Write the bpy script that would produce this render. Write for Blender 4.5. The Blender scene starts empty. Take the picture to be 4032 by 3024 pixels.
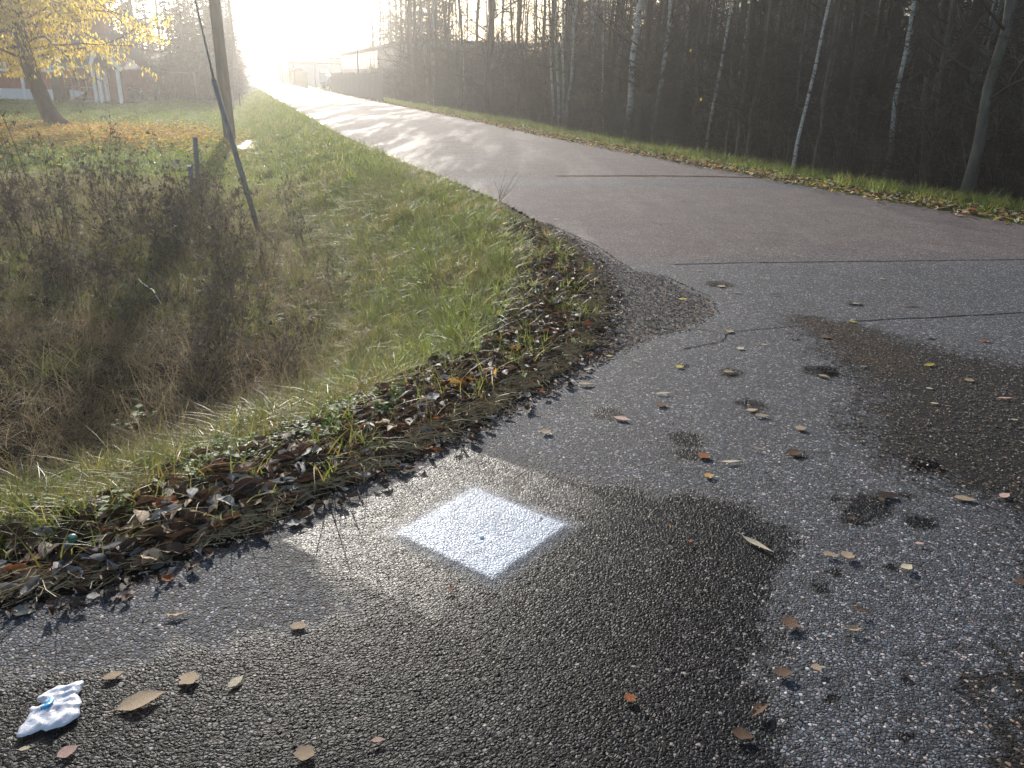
import bpy, math, random
import numpy as np
from mathutils import Vector, Matrix, Euler

# ------------------------------------------------------------------ camera, sky, sun, exposure
W, H = 4032.0, 3024.0
FPX = 3164.0
PITCH, ROLL, HC = math.radians(20.8), math.radians(1.5), 1.55
SUN_AZ, SUN_EL = math.radians(-17.0), math.radians(16.0)
scene = bpy.context.scene
COL = scene.collection

_f = np.array([0, math.cos(PITCH), -math.sin(PITCH)])
_u0 = np.array([0, math.sin(PITCH), math.cos(PITCH)])
_r0 = np.array([1.0, 0, 0])
_c, _s = math.cos(ROLL), math.sin(ROLL)
RIGHT = _c * _r0 + _s * _u0
UP = -_s * _r0 + _c * _u0

cd = bpy.data.cameras.new('camera')
cam = bpy.data.objects.new('camera', cd)
COL.objects.link(cam)
cd.sensor_fit = 'HORIZONTAL'
cd.sensor_width = 36.0
cd.lens = 36.0 * FPX / W
cd.clip_start = 0.05
cd.clip_end = 3000
M = Matrix(((RIGHT[0], UP[0], -_f[0], 0), (RIGHT[1], UP[1], -_f[1], 0), (RIGHT[2], UP[2], -_f[2], HC), (0, 0, 0, 1)))
cam.matrix_world = M
scene.camera = cam

world = bpy.data.worlds.new('World')
scene.world = world
world.use_nodes = True
wn = world.node_tree
wn.nodes.clear()
wo = wn.nodes.new('ShaderNodeOutputWorld')
wb = wn.nodes.new('ShaderNodeBackground')
ws = wn.nodes.new('ShaderNodeTexSky')
ws.sky_type = 'NISHITA'
ws.sun_disc = False
ws.sun_elevation = SUN_EL
ws.sun_rotation = SUN_AZ % (2 * math.pi)
ws.air_density = 1.0
ws.dust_density = 1.6
ws.ozone_density = 1.0
wb.inputs['Strength'].default_value = 0.115
wn.links.new(ws.outputs[0], wb.inputs['Color'])
wn.links.new(wb.outputs[0], wo.inputs['Surface'])

SUN_DIR = Vector((math.sin(SUN_AZ) * math.cos(SUN_EL), math.cos(SUN_AZ) * math.cos(SUN_EL), math.sin(SUN_EL)))
sl = bpy.data.lights.new('sun', 'SUN')
sl.energy = 4.6
sl.angle = math.radians(0.6)
sl.color = (1.0, 0.945, 0.87)
sun = bpy.data.objects.new('sun', sl)
sun.rotation_euler = SUN_DIR.to_track_quat('Z', 'Y').to_euler()
sun.location = SUN_DIR * 60
COL.objects.link(sun)

scene.view_settings.view_transform = 'Standard'
scene.view_settings.look = 'None'
scene.view_settings.exposure = 0.88
scene.view_settings.gamma = 1.0
scene.view_settings.use_curve_mapping = False
scene.cycles.max_bounces = 6
scene.cycles.diffuse_bounces = 3
scene.cycles.glossy_bounces = 2
scene.cycles.transparent_max_bounces = 12
scene.cycles.volume_bounces = 0
scene.cycles.use_denoising = True
scene.cycles.sample_clamp_indirect = 4.0

HAZE_DENSITY = 0.0014
HAZE_G = 0.68

# ------------------------------------------------------------------ picture <-> place helpers
def ray(px, py):
    d = _f * FPX + RIGHT * (px - W / 2) - UP * (py - H / 2)
    return d / np.linalg.norm(d)

def flat(px, py, z=0.0):
    d = ray(px, py)
    t = (z - HC) / d[2]
    return np.array([d[0] * t, d[1] * t])

def at(px, py, Y):
    d = ray(px, py)
    t = Y / d[1]
    return np.array([d[0] * t, Y, HC + d[2] * t])

def seg_dist(P, poly, closed=True):
    poly = np.asarray(poly, float)
    A = poly
    B = np.roll(poly, -1, 0)
    if not closed:
        A, B = poly[:-1], poly[1:]
    best = np.full(len(P), 1e9)
    for a, b in zip(A, B):
        ab = b - a
        t = np.clip(((P - a) @ ab) / (ab @ ab), 0, 1)
        best = np.minimum(best, np.hypot(*(P - a - t[:, None] * ab).T))
    return best

def inside(P, poly):
    x, y = P[:, 0], P[:, 1]
    r = np.zeros(len(P), bool)
    n = len(poly)
    for i in range(n):
        x0, y0 = poly[i]
        x1, y1 = poly[(i + 1) % n]
        if y0 == y1:
            continue
        c = ((y0 > y) != (y1 > y)) & (x < (x1 - x0) * (y - y0) / (y1 - y0) + x0)
        r ^= c
    return r

def sdist(P, poly):
    d = seg_dist(P, poly)
    return np.where(inside(P, poly), -d, d)

_rn = np.random.RandomState(7)
_waves = [(_rn.uniform(0.3, 1.6) * f, _rn.uniform(0, 6.28), _rn.uniform(0, 6.28)) for f in (1, 1, 2, 2, 3.5, 3.5, 6, 6)]
def wob(x, y, f=1.0):
    r = 0
    for k, (fr, ph, an) in enumerate(_waves):
        r = r + np.sin((x * math.cos(an) + y * math.sin(an)) * fr * f * 2.1 + ph + 1.3 * np.sin(x * f * .7 + k)) / (1 + k // 2)
    return r / 3.2

# the paved area (road, junction and side road) seen from above, in metres
LEFT = [(-7.0, -8.0), (-4.6, -1.0), (-2.7, 1.1), (-1.54, 2.03), (-1.22, 2.18), (-0.91, 2.50), (-0.70, 2.79), (-0.35, 3.21), (0.0, 3.75),
        (0.30, 4.25), (0.52, 4.75), (0.66, 5.3), (0.75, 6.2), (0.68, 7.5), (0.30, 9.3), (-0.15, 10.8), (-0.75, 12.4), (-1.55, 14.4),
        (-3.35, 19.0), (-5.55, 25.0), (-9.0, 35.0), (-14.0, 49.5), (-31.0, 100.0), (-65.0, 202.0), (-92.0, 283.0)]
RIGHTE = [(-85.0, 283.0), (-57.8, 202.0), (-24.0, 100.0), (-20.0, 86.0), (-7.8, 50.0), (-2.6, 35.0), (0.55, 25.0), (2.7, 19.0), (4.45, 14.6),
          (5.45, 12.15), (6.35, 10.16), (7.4, 8.0), (9.0, 5.0), (15.0, -8.0)]
PAVED = np.array(LEFT + RIGHTE)
RD = np.array([-0.352, 0.936])      # along the road
RN = np.array([0.936, 0.352])       # to its right

LP_D = [0, .25, .7, 1.2, 1.7, 2.3, 2.9, 3.8, 6, 30, 70, 900]
LP_Z = [-.01, -.02, -.08, -.27, -.55, -.85, -.84, -.66, -.6, -.6, -.6, -.3]
RP_D = [0, .4, 1.1, 2.0, 3.5, 8, 60, 900]
RP_Z = [-.01, .02, .04, -.12, -.4, -.5, -.3, 0]
def is_left(x, y):
    return (x * RN[0] + y * RN[1]) < (1.5 * RN[0] + 14.5 * RN[1])
def height(x, y):
    x = np.atleast_1d(np.asarray(x, float)); y = np.atleast_1d(np.asarray(y, float))
    P = np.stack([x, y], 1)
    d = sdist(P, PAVED)
    dd = np.maximum(d, 0)
    left = is_left(x, y)
    z = np.where(left, np.interp(dd, LP_D, LP_Z), np.interp(dd, RP_D, RP_Z))
    bump = wob(x, y, 1.0) * .05 + wob(x + 31, y - 12, 3.0) * .018
    hum = np.maximum(0, wob(x * 1.9 + 5, y * 1.9, 1.6)) * .10 * np.clip((dd - .5) / .8, 0, 1) * np.clip(40 / (np.abs(y) + 1) - 1, 0, 1)
    z = z + bump * np.clip(dd / 1.2, 0, 1) + np.where(left, hum, hum * .3)
    far = np.clip((y - 110) / 60, 0, 1)
    z = z * (1 - far) - .04 * far
    z = np.where(d < -0.02, -0.07, z)
    return z

def G(px, py):
    d = ray(px, py)
    Y = np.concatenate([np.arange(1, 20, .05), np.arange(20, 150, .4)])
    t = Y / d[1]
    X = d[0] * t
    Z = HC + d[2] * t
    hz = height(X, Y)
    hz = np.maximum(hz, np.where(hz < -.065, 0, hz)) if False else np.where(hz == -0.07, 0, hz)
    k = np.argmax(Z < hz)
    if not (Z < hz).any():
        k = len(Y) - 1
    return Vector((X[k], Y[k], hz[k]))

# ------------------------------------------------------------------ object helpers
def tag(o, label=None, cat=None, group=None, kind=None):
    if label: o['label'] = label
    if cat: o['category'] = cat
    if group: o['group'] = group
    if kind: o['kind'] = kind
    return o

def mesh(name, V, F, mats, smooth=True, mi=None, attrs=None):
    me = bpy.data.meshes.new(name)
    V = np.asarray(V, float)
    me.from_pydata(V.tolist(), [], [tuple(int(i) for i in f) for f in F])
    for m in (mats if isinstance(mats, (list, tuple)) else [mats]):
        me.materials.append(m)
    if mi is not None:
        me.polygons.foreach_set('material_index', np.asarray(mi, np.int32))
    if smooth:
        me.polygons.foreach_set('use_smooth', [True] * len(me.polygons))
    if attrs:
        for k, a in attrs.items():
            at_ = me.attributes.new(k, 'FLOAT', 'POINT')
            at_.data.foreach_set('value', np.asarray(a, np.float32))
    me.update()
    return me

def ob(name, me, parent=None, loc=None):
    o = bpy.data.objects.new(name, me)
    COL.objects.link(o)
    if parent is not None: o.parent = parent
    if loc is not None: o.location = loc
    return o

def empty(name, loc, rz=0.0):
    o = bpy.data.objects.new(name, None)
    o.empty_display_size = 0.2
    COL.objects.link(o)
    o.location = loc
    o.rotation_euler = (0, 0, rz)
    return o

class MB:
    """collects boxes, tubes and strips into one mesh"""
    def __init__(s): s.V = []; s.F = []; s.MI = []; s.n = 0
    def add(s, V, F, m=0):
        V = np.asarray(V, float)
        s.V.append(V)
        s.F += [tuple(i + s.n for i in f) for f in F]
        s.MI += [m] * len(F)
        s.n += len(V)
    def box(s, c, size, rz=0.0, m=0, taper=1.0, R=None):
        hx, hy, hz = size[0] / 2, size[1] / 2, size[2] / 2
        v = np.array([(-hx, -hy, -hz), (hx, -hy, -hz), (hx, hy, -hz), (-hx, hy, -hz), (-hx * taper, -hy * taper, hz), (hx * taper, -hy * taper, hz), (hx * taper, hy * taper, hz), (-hx * taper, hy * taper, hz)])
        if R is not None:
            v = v @ np.array(R).T
        if rz:
            c_, s_ = math.cos(rz), math.sin(rz)
            v = v @ np.array([[c_, -s_, 0], [s_, c_, 0], [0, 0, 1]]).T
        s.add(v + np.array(c), [(0, 3, 2, 1), (4, 5, 6, 7), (0, 1, 5, 4), (1, 2, 6, 5), (2, 3, 7, 6), (3, 0, 4, 7)], m)
    def tube(s, P, R, n=6, m=0, cap=True):
        P = np.asarray(P, float)
        R = np.broadcast_to(np.asarray(R, float), (len(P),))
        T = np.gradient(P, axis=0)
        T /= np.linalg.norm(T, axis=1)[:, None] + 1e-9
        ref = np.array([0, 0, 1.0]) if abs(T[0][2]) < .9 else np.array([1.0, 0, 0])
        A = np.cross(T, ref); A /= np.linalg.norm(A, axis=1)[:, None] + 1e-9
        B = np.cross(T, A)
        an = np.arange(n) * 2 * math.pi / n
        V = (P[:, None, :] + R[:, None, None] * (np.cos(an)[None, :, None] * A[:, None, :] + np.sin(an)[None, :, None] * B[:, None, :])).reshape(-1, 3)
        F = []
        for i in range(len(P) - 1):
            for j in range(n):
                k = (j + 1) % n
                F.append((i * n + j, (i + 1) * n + j, (i + 1) * n + k, i * n + k))
        if cap:
            F.append(tuple(range(n)))
            F.append(tuple((len(P) - 1) * n + j for j in reversed(range(n))))
        s.add(V, F, m)
    def prism(s, poly, z0, z1, m=0):
        n = len(poly)
        V = [(x, y, z0) for x, y in poly] + [(x, y, z1) for x, y in poly]
        F = [tuple(reversed(range(n))), tuple(range(n, 2 * n))] + [(i, (i + 1) % n, n + (i + 1) % n, n + i) for i in range(n)]
        s.add(V, F, m)
    def build(s, name, mats, smooth=False):
        return mesh(name, np.concatenate(s.V), s.F, mats, smooth, s.MI)

# ------------------------------------------------------------------ material helpers
class NT:
    def __init__(s, name):
        s.m = bpy.data.materials.new(name)
        s.m.use_nodes = True
        s.t = s.m.node_tree
        s.t.nodes.clear()
        s.out = s.t.nodes.new('ShaderNodeOutputMaterial')
    def n(s, typ, **kw):
        nd = s.t.nodes.new('ShaderNode' + typ)
        for k, v in kw.items():
            if k in nd.inputs.keys() if hasattr(nd.inputs, 'keys') else False:
                pass
            setattr(nd, k, v)
        return nd
    def link(s, a, b): s.t.links.new(a, b)
    def put(s, sock, v):
        if isinstance(v, bpy.types.NodeSocket): s.t.links.new(v, sock)
        else: sock.default_value = v
    def pos(s):
        return s.n('NewGeometry').outputs['Position']
    def mapping(s, vec, rot=(0, 0, 0), scale=(1, 1, 1), loc=(0, 0, 0)):
        nd = s.n('Mapping')
        s.put(nd.inputs['Vector'], vec)
        nd.inputs['Rotation'].default_value = rot
        nd.inputs['Scale'].default_value = scale
        nd.inputs['Location'].default_value = loc
        return nd.outputs[0]
    def noise(s, vec, scale, detail=4, rough=.55, dist=0.0, out='Fac'):
        nd = s.n('TexNoise')
        s.put(nd.inputs['Vector'], vec)
        nd.inputs['Scale'].default_value = scale
        nd.inputs['Detail'].default_value = detail
        nd.inputs['Roughness'].default_value = rough
        nd.inputs['Distortion'].default_value = dist
        return nd.outputs[out]
    def voro(s, vec, scale, feature='F1', rand=1.0):
        nd = s.n('TexVoronoi', feature=feature)
        s.put(nd.inputs['Vector'], vec)
        nd.inputs['Scale'].default_value = scale
        nd.inputs['Randomness'].default_value = rand
        return nd
    def ramp(s, fac, stops, interp='LINEAR'):
        nd = s.n('ValToRGB')
        cr = nd.color_ramp
        cr.interpolation = interp
        while len(cr.elements) > 1: cr.elements.remove(cr.elements[-1])
        first = True
        for p, c in stops:
            if not isinstance(c, (tuple, list)): c = (c, c, c)
            if first:
                e = cr.elements[0]; e.position = p; first = False
            else:
                e = cr.elements.new(p)
            e.color = (c[0], c[1], c[2], 1)
        s.put(nd.inputs[0], fac)
        return nd.outputs[0]
    def math(s, op, a, b=0.0, c=None, clamp=False):
        nd = s.n('Math', operation=op, use_clamp=clamp)
        s.put(nd.inputs[0], a); s.put(nd.inputs[1], b)
        if c is not None: s.put(nd.inputs[2], c)
        return nd.outputs[0]
    def smooth(s, v, a, b):
        nd = s.n('MapRange', interpolation_type='SMOOTHSTEP')
        s.put(nd.inputs['Value'], v)
        nd.inputs['From Min'].default_value = a
        nd.inputs['From Max'].default_value = b
        return nd.outputs[0]
    def mix(s, fac, a, b, blend='MIX'):
        nd = s.n('Mix', data_type='RGBA', blend_type=blend)
        s.put(nd.inputs[0], fac)
        for sock, v in ((nd.inputs[6], a), (nd.inputs[7], b)):
            if isinstance(v, (tuple, list)): v = (v[0], v[1], v[2], 1)
            s.put(sock, v)
        return nd.outputs[2]
    def attr(s, name):
        return s.n('Attribute', attribute_name=name).outputs['Fac']
    def bump(s, h, strength=1.0, dist=0.01, normal=None):
        nd = s.n('Bump')
        s.put(nd.inputs['Height'], h)
        s.put(nd.inputs['Strength'], strength)
        nd.inputs['Distance'].default_value = dist
        if normal is not None: s.put(nd.inputs['Normal'], normal)
        return nd.outputs[0]
    def bsdf(s, color, rough=.6, metal=0.0, spec=.5, normal=None, trans=None, tcolor=None, alpha=None):
        p = s.n('BsdfPrincipled')
        if isinstance(color, (tuple, list)): color = (color[0], color[1], color[2], 1)
        s.put(p.inputs['Base Color'], color)
        s.put(p.inputs['Roughness'], rough)
        s.put(p.inputs['Metallic'], metal)
        s.put(p.inputs['Specular IOR Level'], spec)
        if normal is not None: s.put(p.inputs['Normal'], normal)
        res = p.outputs[0]
        if trans is not None:
            t = s.n('BsdfTranslucent')
            tc = tcolor if tcolor is not None else color
            if isinstance(tc, (tuple, list)): tc = (tc[0], tc[1], tc[2], 1)
            s.put(t.inputs['Color'], tc)
            mx = s.n('MixShader')
            s.put(mx.inputs[0], trans)
            s.link(res, mx.inputs[1]); s.link(t.outputs[0], mx.inputs[2])
            res = mx.outputs[0]
        if alpha is not None:
            tr = s.n('BsdfTransparent')
            mx = s.n('MixShader')
            s.put(mx.inputs[0], alpha)
            s.link(tr.outputs[0], mx.inputs[1]); s.link(res, mx.inputs[2])
            res = mx.outputs[0]
        s.link(res, s.out.inputs['Surface'])
        return p

def simple(name, color, rough=.6, metal=0.0, var=.25, scale=8.0, spec=.4, bumpd=0.0, trans=None):
    t = NT(name)
    P = t.n('TexCoord').outputs['Object']
    nz = t.noise(P, scale, 5, .6)
    dark = tuple(c * (1 - var) for c in color)
    light = tuple(min(1, c * (1 + var)) for c in color)
    col = t.ramp(nz, [(.3, dark), (.7, light)])
    nm = t.bump(nz, .5, bumpd) if bumpd else None
    t.bsdf(col, rough, metal, spec, nm, trans)
    return t.m

# ------------------------------------------------------------------ asphalt
C0 = np.array([-0.095, 2.565])       # centre of the sprayed square
TH = math.radians(53.5)

def stone_nodes(t):
    P = t.pos()
    v1 = t.voro(P, 88.0)
    v2 = t.voro(P, 88.0, 'DISTANCE_TO_EDGE')
    v3 = t.voro(P, 48.0)
    edge = t.smooth(v2.outputs['Distance'], 0.0, 0.22)
    sep = t.n('SeparateColor'); t.link(v1.outputs['Color'], sep.inputs[0])
    sep3 = t.n('SeparateColor'); t.link(v3.outputs['Color'], sep3.inputs[0])
    fine = t.noise(P, 420, 3, .7)
    mid = t.noise(P, 60, 5, .65)
    # relief: round stones of uneven height
    edgeb = t.smooth(v2.outputs['Distance'], 0.0, 0.3)
    r2 = t.math('POWER', sep.outputs[0], 1.6)
    hgt = t.math('MULTIPLY', edgeb, t.math('ADD', .15, t.math('MULTIPLY', r2, 1.1)))
    hgt = t.math('ADD', hgt, t.math('MULTIPLY', t.noise(P, 75, 3, .6, .4), 1.1))
    dome3 = t.math('SUBTRACT', 1.0, v3.outputs['Distance'])
    hgt = t.math('ADD', hgt, t.math('MULTIPLY', t.math('MULTIPLY', dome3, sep3.outputs[0]), .35))
    hgt = t.math('ADD', hgt, t.math('MULTIPLY', mid, .2))
    hgt = t.math('ADD', hgt, t.math('MULTIPLY', fine, .12))
    return P, edge, sep, sep3, fine, mid, hgt

def asphalt_material():
    t = NT('asphalt')
    P, edge, sep, sep3, fine, mid, hgt = stone_nodes(t)
    big = t.noise(P, 2.3, 6, .65)
    big2 = t.noise(P, 9.0, 5, .65)
    Ps = t.mapping(P, rot=(0, 0, math.radians(-20.5)), scale=(1.0, .13, 1))
    streak = t.noise(Ps, 1.1, 5, .6)
    brk = t.math('ADD', t.math('MULTIPLY', t.math('SUBTRACT', big, .5), .9), t.math('MULTIPLY', t.math('SUBTRACT', big2, .5), .9))
    brk = t.math('ADD', brk, t.math('MULTIPLY', t.math('SUBTRACT', t.noise(P, 38, 3, .6), .5), .8))
    def msk(name, a=.35, b=.65, k=1.0):
        return t.smooth(t.math('ADD', t.attr(name), t.math('MULTIPLY', brk, k)), a, b)
    wet = msk('wet', .35, .65, .7); dirt = msk('dirt'); grav = msk('gravel'); red = msk('red', .2, .8, .7)
    # lighter aggregate of the pressed square
    Q = t.mapping(P, loc=(0, 0, 0))
    sub = t.n('VectorMath', operation='SUBTRACT'); t.link(P, sub.inputs[0]); sub.inputs[1].default_value = (C0[0], C0[1], 0)
    du = t.n('VectorMath', operation='DOT_PRODUCT'); t.link(sub.outputs[0], du.inputs[0]); du.inputs[1].default_value = (math.cos(TH), math.sin(TH), 0)
    dv = t.n('VectorMath', operation='DOT_PRODUCT'); t.link(sub.outputs[0], dv.inputs[0]); dv.inputs[1].default_value = (math.sin(TH), -math.cos(TH), 0)
    u, v = du.outputs['Value'], dv.outputs['Value']
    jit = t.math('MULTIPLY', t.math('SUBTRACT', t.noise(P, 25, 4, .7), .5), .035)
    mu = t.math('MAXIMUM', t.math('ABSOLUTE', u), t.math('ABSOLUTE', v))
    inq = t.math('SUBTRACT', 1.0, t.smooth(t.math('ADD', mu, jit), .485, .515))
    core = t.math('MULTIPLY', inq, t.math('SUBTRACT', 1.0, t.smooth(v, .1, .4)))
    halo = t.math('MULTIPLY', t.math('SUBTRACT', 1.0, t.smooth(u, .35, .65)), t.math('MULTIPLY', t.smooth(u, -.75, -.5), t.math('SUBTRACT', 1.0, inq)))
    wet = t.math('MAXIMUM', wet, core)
    # stones
    dry = t.ramp(sep.outputs[1], [(0, (.024, .027, .034)), (.4, (.068, .075, .094)), (.75, (.125, .137, .168)), (.9, (.27, .28, .31)), (.96, (.36, .27, .25)), (1, (.55, .55, .56))])
    wetc = t.ramp(sep.outputs[1], [(0, (.004, .0045, .006)), (.6, (.012, .013, .016)), (.88, (.034, .036, .042)), (.95, (.13, .125, .12)), (1, (.30, .26, .24))])
    redc = t.ramp(sep.outputs[1], [(0, (.06, .05, .05)), (.5, (.115, .09, .088)), (.85, (.17, .135, .13)), (1, (.3, .27, .26))])
    gravc = t.ramp(sep.outputs[1], [(0, (.07, .05, .04)), (.5, (.15, .11, .09)), (.85, (.24, .18, .15)), (1, (.36, .31, .27))])
    dirtc = t.ramp(sep.outputs[1], [(0, (.004, .0035, .003)), (.6, (.012, .0095, .008)), (.86, (.05, .036, .026)), (1, (.30, .21, .15))])
    col = t.mix(red, dry, redc)
    col = t.mix(wet, col, wetc)
    col = t.mix(grav, col, gravc)
    col = t.mix(dirt, col, dirtc)
    # bitumen between the stones
    bit = t.mix(grav, (.014, .014, .015), (.04, .028, .02))
    ed = t.math('ADD', edge, t.math('MULTIPLY', red, .55), clamp=True)
    col = t.mix(ed, bit, col)
    fade = t.math('SUBTRACT', 1.0, t.smooth(t.math('ADD', v, t.math('MULTIPLY', brk, .25)), -.05, .42))
    blot = t.smooth(t.noise(P, 11, 4, .6), .40, .52)
    pm = t.math('MULTIPLY', t.math('MULTIPLY', inq, fade), t.math('ADD', .35, t.math('MULTIPLY', blot, .65)))
    patchc = t.ramp(sep.outputs[2], [(0, (.06, .057, .052)), (.6, (.115, .11, .10)), (1, (.25, .24, .22))])
    col = t.mix(t.math('MULTIPLY', pm, t.math('ADD', .45, t.math('MULTIPLY', edge, .55))), col, patchc)
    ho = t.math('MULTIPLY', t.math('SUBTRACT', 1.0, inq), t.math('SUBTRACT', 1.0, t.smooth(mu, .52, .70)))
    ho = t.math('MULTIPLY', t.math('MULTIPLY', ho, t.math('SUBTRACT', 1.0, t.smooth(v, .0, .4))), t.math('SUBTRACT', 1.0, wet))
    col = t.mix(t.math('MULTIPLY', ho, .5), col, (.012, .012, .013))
    # large tone drift
    drift = t.ramp(big, [(.25, .72), (.75, 1.22)])
    col = t.mix(1.0, col, drift, 'MULTIPLY')
    # roughness: damp spots shine, film of water where wet
    shine = t.smooth(t.math('ADD', streak, t.math('MULTIPLY', t.math('SUBTRACT', big2, .5), .3)), .46, .62)
    rough = t.math('SUBTRACT', .80, t.math('MULTIPLY', wet, .40))
    rough = t.math('SUBTRACT', rough, t.math('MULTIPLY', t.math('SUBTRACT', t.math('MULTIPLY', shine, 1.5), .75), t.math('MULTIPLY', red, .16)))
    rough = t.math('ADD', rough, t.math('MULTIPLY', grav, .2), clamp=True)
    rough = t.math('ADD', rough, t.math('MULTIPLY', dirt, .12), clamp=True)
    # relief stronger in the coarse foreground, flatter on the rolled far lane
    hs = t.math('SUBTRACT', 1.0, t.math('MULTIPLY', red, .62))
    nm = t.bump(hgt, hs, .0045)
    spec = t.math('SUBTRACT', .30, t.math('ADD', t.math('ADD', t.math('MULTIPLY', wet, .25), t.math('MULTIPLY', red, .14)), t.math('MULTIPLY', dirt, .16)), clamp=True)
    spec = t.math('ADD', spec, t.math('MULTIPLY', pm, .04))
    rough = t.math('SUBTRACT', rough, t.math('MULTIPLY', pm, .04))
    t.bsdf(col, rough, 0, spec, nm)
    return t.m

def paint_material():
    t = NT('spray_paint')
    P, edge, sep, sep3, fine, mid, hgt = stone_nodes(t)
    sub = t.n('VectorMath', operation='SUBTRACT'); t.link(P, sub.inputs[0]); sub.inputs[1].default_value = (C0[0], C0[1], 0)
    du = t.n('VectorMath', operation='DOT_PRODUCT'); t.link(sub.outputs[0], du.inputs[0]); du.inputs[1].default_value = (math.cos(TH), math.sin(TH), 0)
    dv = t.n('VectorMath', operation='DOT_PRODUCT'); t.link(sub.outputs[0], dv.inputs[0]); dv.inputs[1].default_value = (math.sin(TH), -math.cos(TH), 0)
    mu = t.math('MAXIMUM', t.math('ABSOLUTE', du.outputs['Value']), t.math('ABSOLUTE', dv.outputs['Value']))
    jit = t.math('MULTIPLY', t.math('SUBTRACT', t.noise(P, 60, 4, .75), .5), .03)
    al = t.math('SUBTRACT', 1.0, t.smooth(t.math('ADD', mu, jit), .205, .243))
    soft = t.math('MULTIPLY', t.math('SUBTRACT', 1.0, t.smooth(mu, .22, .30)), .4)
    thin = t.math('SUBTRACT', 1.0, t.math('MULTIPLY', t.smooth(t.noise(P, 160, 3, .7), .58, .72), .35))
    al = t.math('MAXIMUM', t.math('MULTIPLY', al, thin), t.math('MULTIPLY', soft, t.smooth(fine, .35, .6)))
    col = t.ramp(t.noise(P, 14, 4, .6), [(.3, (.31, .38, .49)), (.7, (.43, .49, .59))])
    wear = t.smooth(t.math('ADD', t.noise(P, 9, 5, .7), t.math('MULTIPLY', t.math('SUBTRACT', edge, .6), .35)), .30, .50)
    al = t.math('MULTIPLY', al, t.math('ADD', .68, t.math('MULTIPLY', wear, .32)))
    t.bsdf(col, .5, 0, .5, t.bump(hgt, .85, .0045), alpha=al)
    return t.m

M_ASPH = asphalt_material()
M_PAINT = paint_material()

def poly_px(l): return np.array([flat(*p) for p in l])
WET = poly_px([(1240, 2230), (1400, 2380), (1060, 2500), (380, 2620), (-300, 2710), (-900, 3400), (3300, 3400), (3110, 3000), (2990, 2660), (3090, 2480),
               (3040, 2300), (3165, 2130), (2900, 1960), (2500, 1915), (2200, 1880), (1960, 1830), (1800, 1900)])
DIRT = poly_px([(3100, 1240), (3350, 1275), (3700, 1370), (4032, 1430), (4700, 1600), (4700, 2500), (4050, 2160), (3950, 2020), (3700, 1930), (3500, 1800), (3290, 1650),
                (3430, 1560), (3180, 1330)])
DIRT2 = poly_px([(3750, 2750), (4032, 2600), (4600, 2600), (4600, 3300), (3500, 3300)])
GRAVEL = poly_px([(2150, 880), (2330, 960), (2480, 1060), (2620, 1090), (2790, 1170), (2815, 1230), (2700, 1295), (2560, 1325), (2420, 1400), (2330, 1440), (2200, 1530),
                  (1900, 1640), (1900, 1200), (2000, 900)])
GRAV2 = poly_px([(3100, 1240), (3350, 1280), (3560, 1380), (3650, 1480), (3450, 1470), (3250, 1360)])
EDGE_L = np.array(LEFT)
SPOTS = [(2880, 1470, .10), (2960, 1595, .11), (3240, 1465, .14), (3130, 1785, .07), (2700, 1790, .10), (2390, 1630, .11), (3420, 1985, .12), (3370, 2040, .08), (2700, 1440, .05),
         (3370, 1200, .09), (2830, 1120, .16), (3570, 1950, .05), (2150, 1900, .10), (2700, 1730, .12)]

_rs = np.random.RandomState(4)
SPOTS += [(_rs.uniform(2300, 3700), _rs.uniform(1330, 2250), _rs.uniform(.03, .09)) for _ in range(8)] + [(_rs.uniform(3150, 3950), _rs.uniform(2200, 2950), _rs.uniform(.02, .05)) for _ in range(5)]
def zone_attrs(P):
    def soft(poly, w, _=0): return np.clip(.5 - sdist(P, poly) / w, 0, 1)
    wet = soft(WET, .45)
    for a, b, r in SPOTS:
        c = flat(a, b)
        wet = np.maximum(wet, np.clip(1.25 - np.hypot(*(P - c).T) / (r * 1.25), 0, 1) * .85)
    dirt = np.maximum(soft(DIRT, .9), soft(DIRT2, .9) * .9)
    # drifts of soil along the paved edges
    le = seg_dist(P, EDGE_L, False)
    near = np.clip((10.8 - P[:, 1]) / .8, 0, 1)
    grav = np.maximum(np.maximum(np.clip(.5 - (sdist(P, GRAVEL) + wob(P[:, 0] * 3, P[:, 1] * 3, 3.0) * .03) / .07, 0, 1), soft(GRAV2, .3) * .85), np.clip(1 - le / .09, 0, 1) * .8 * near)
    jn = P[:, 1] - (7.28 + (P[:, 0] - 1.44) * .185)          # beyond the first joint the paving is reddish
    red = np.clip(.5 + jn / 1.6, 0, 1)
    low = np.clip(.5 - (P[:, 1] - (5.0 + P[:, 0] * .25)) / .8, 0, 1)
    red2 = np.clip(.5 + (P[:, 0] - 3.0) / 1.2, 0, 1) * (1 - low) * np.clip(.5 - (P[:, 1] - (5.15 + P[:, 0] * .27 - .6)) / .6, 0, 1)
    red = np.maximum(red, red2)
    grey = np.exp(-((P[:, 1] - (13.2 + (P[:, 0]) * .1)) / .8) ** 2) * .6
    red = np.clip(red - grey, 0, 1)
    return dict(wet=wet, dirt=dirt, gravel=grav, red=red)

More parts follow.
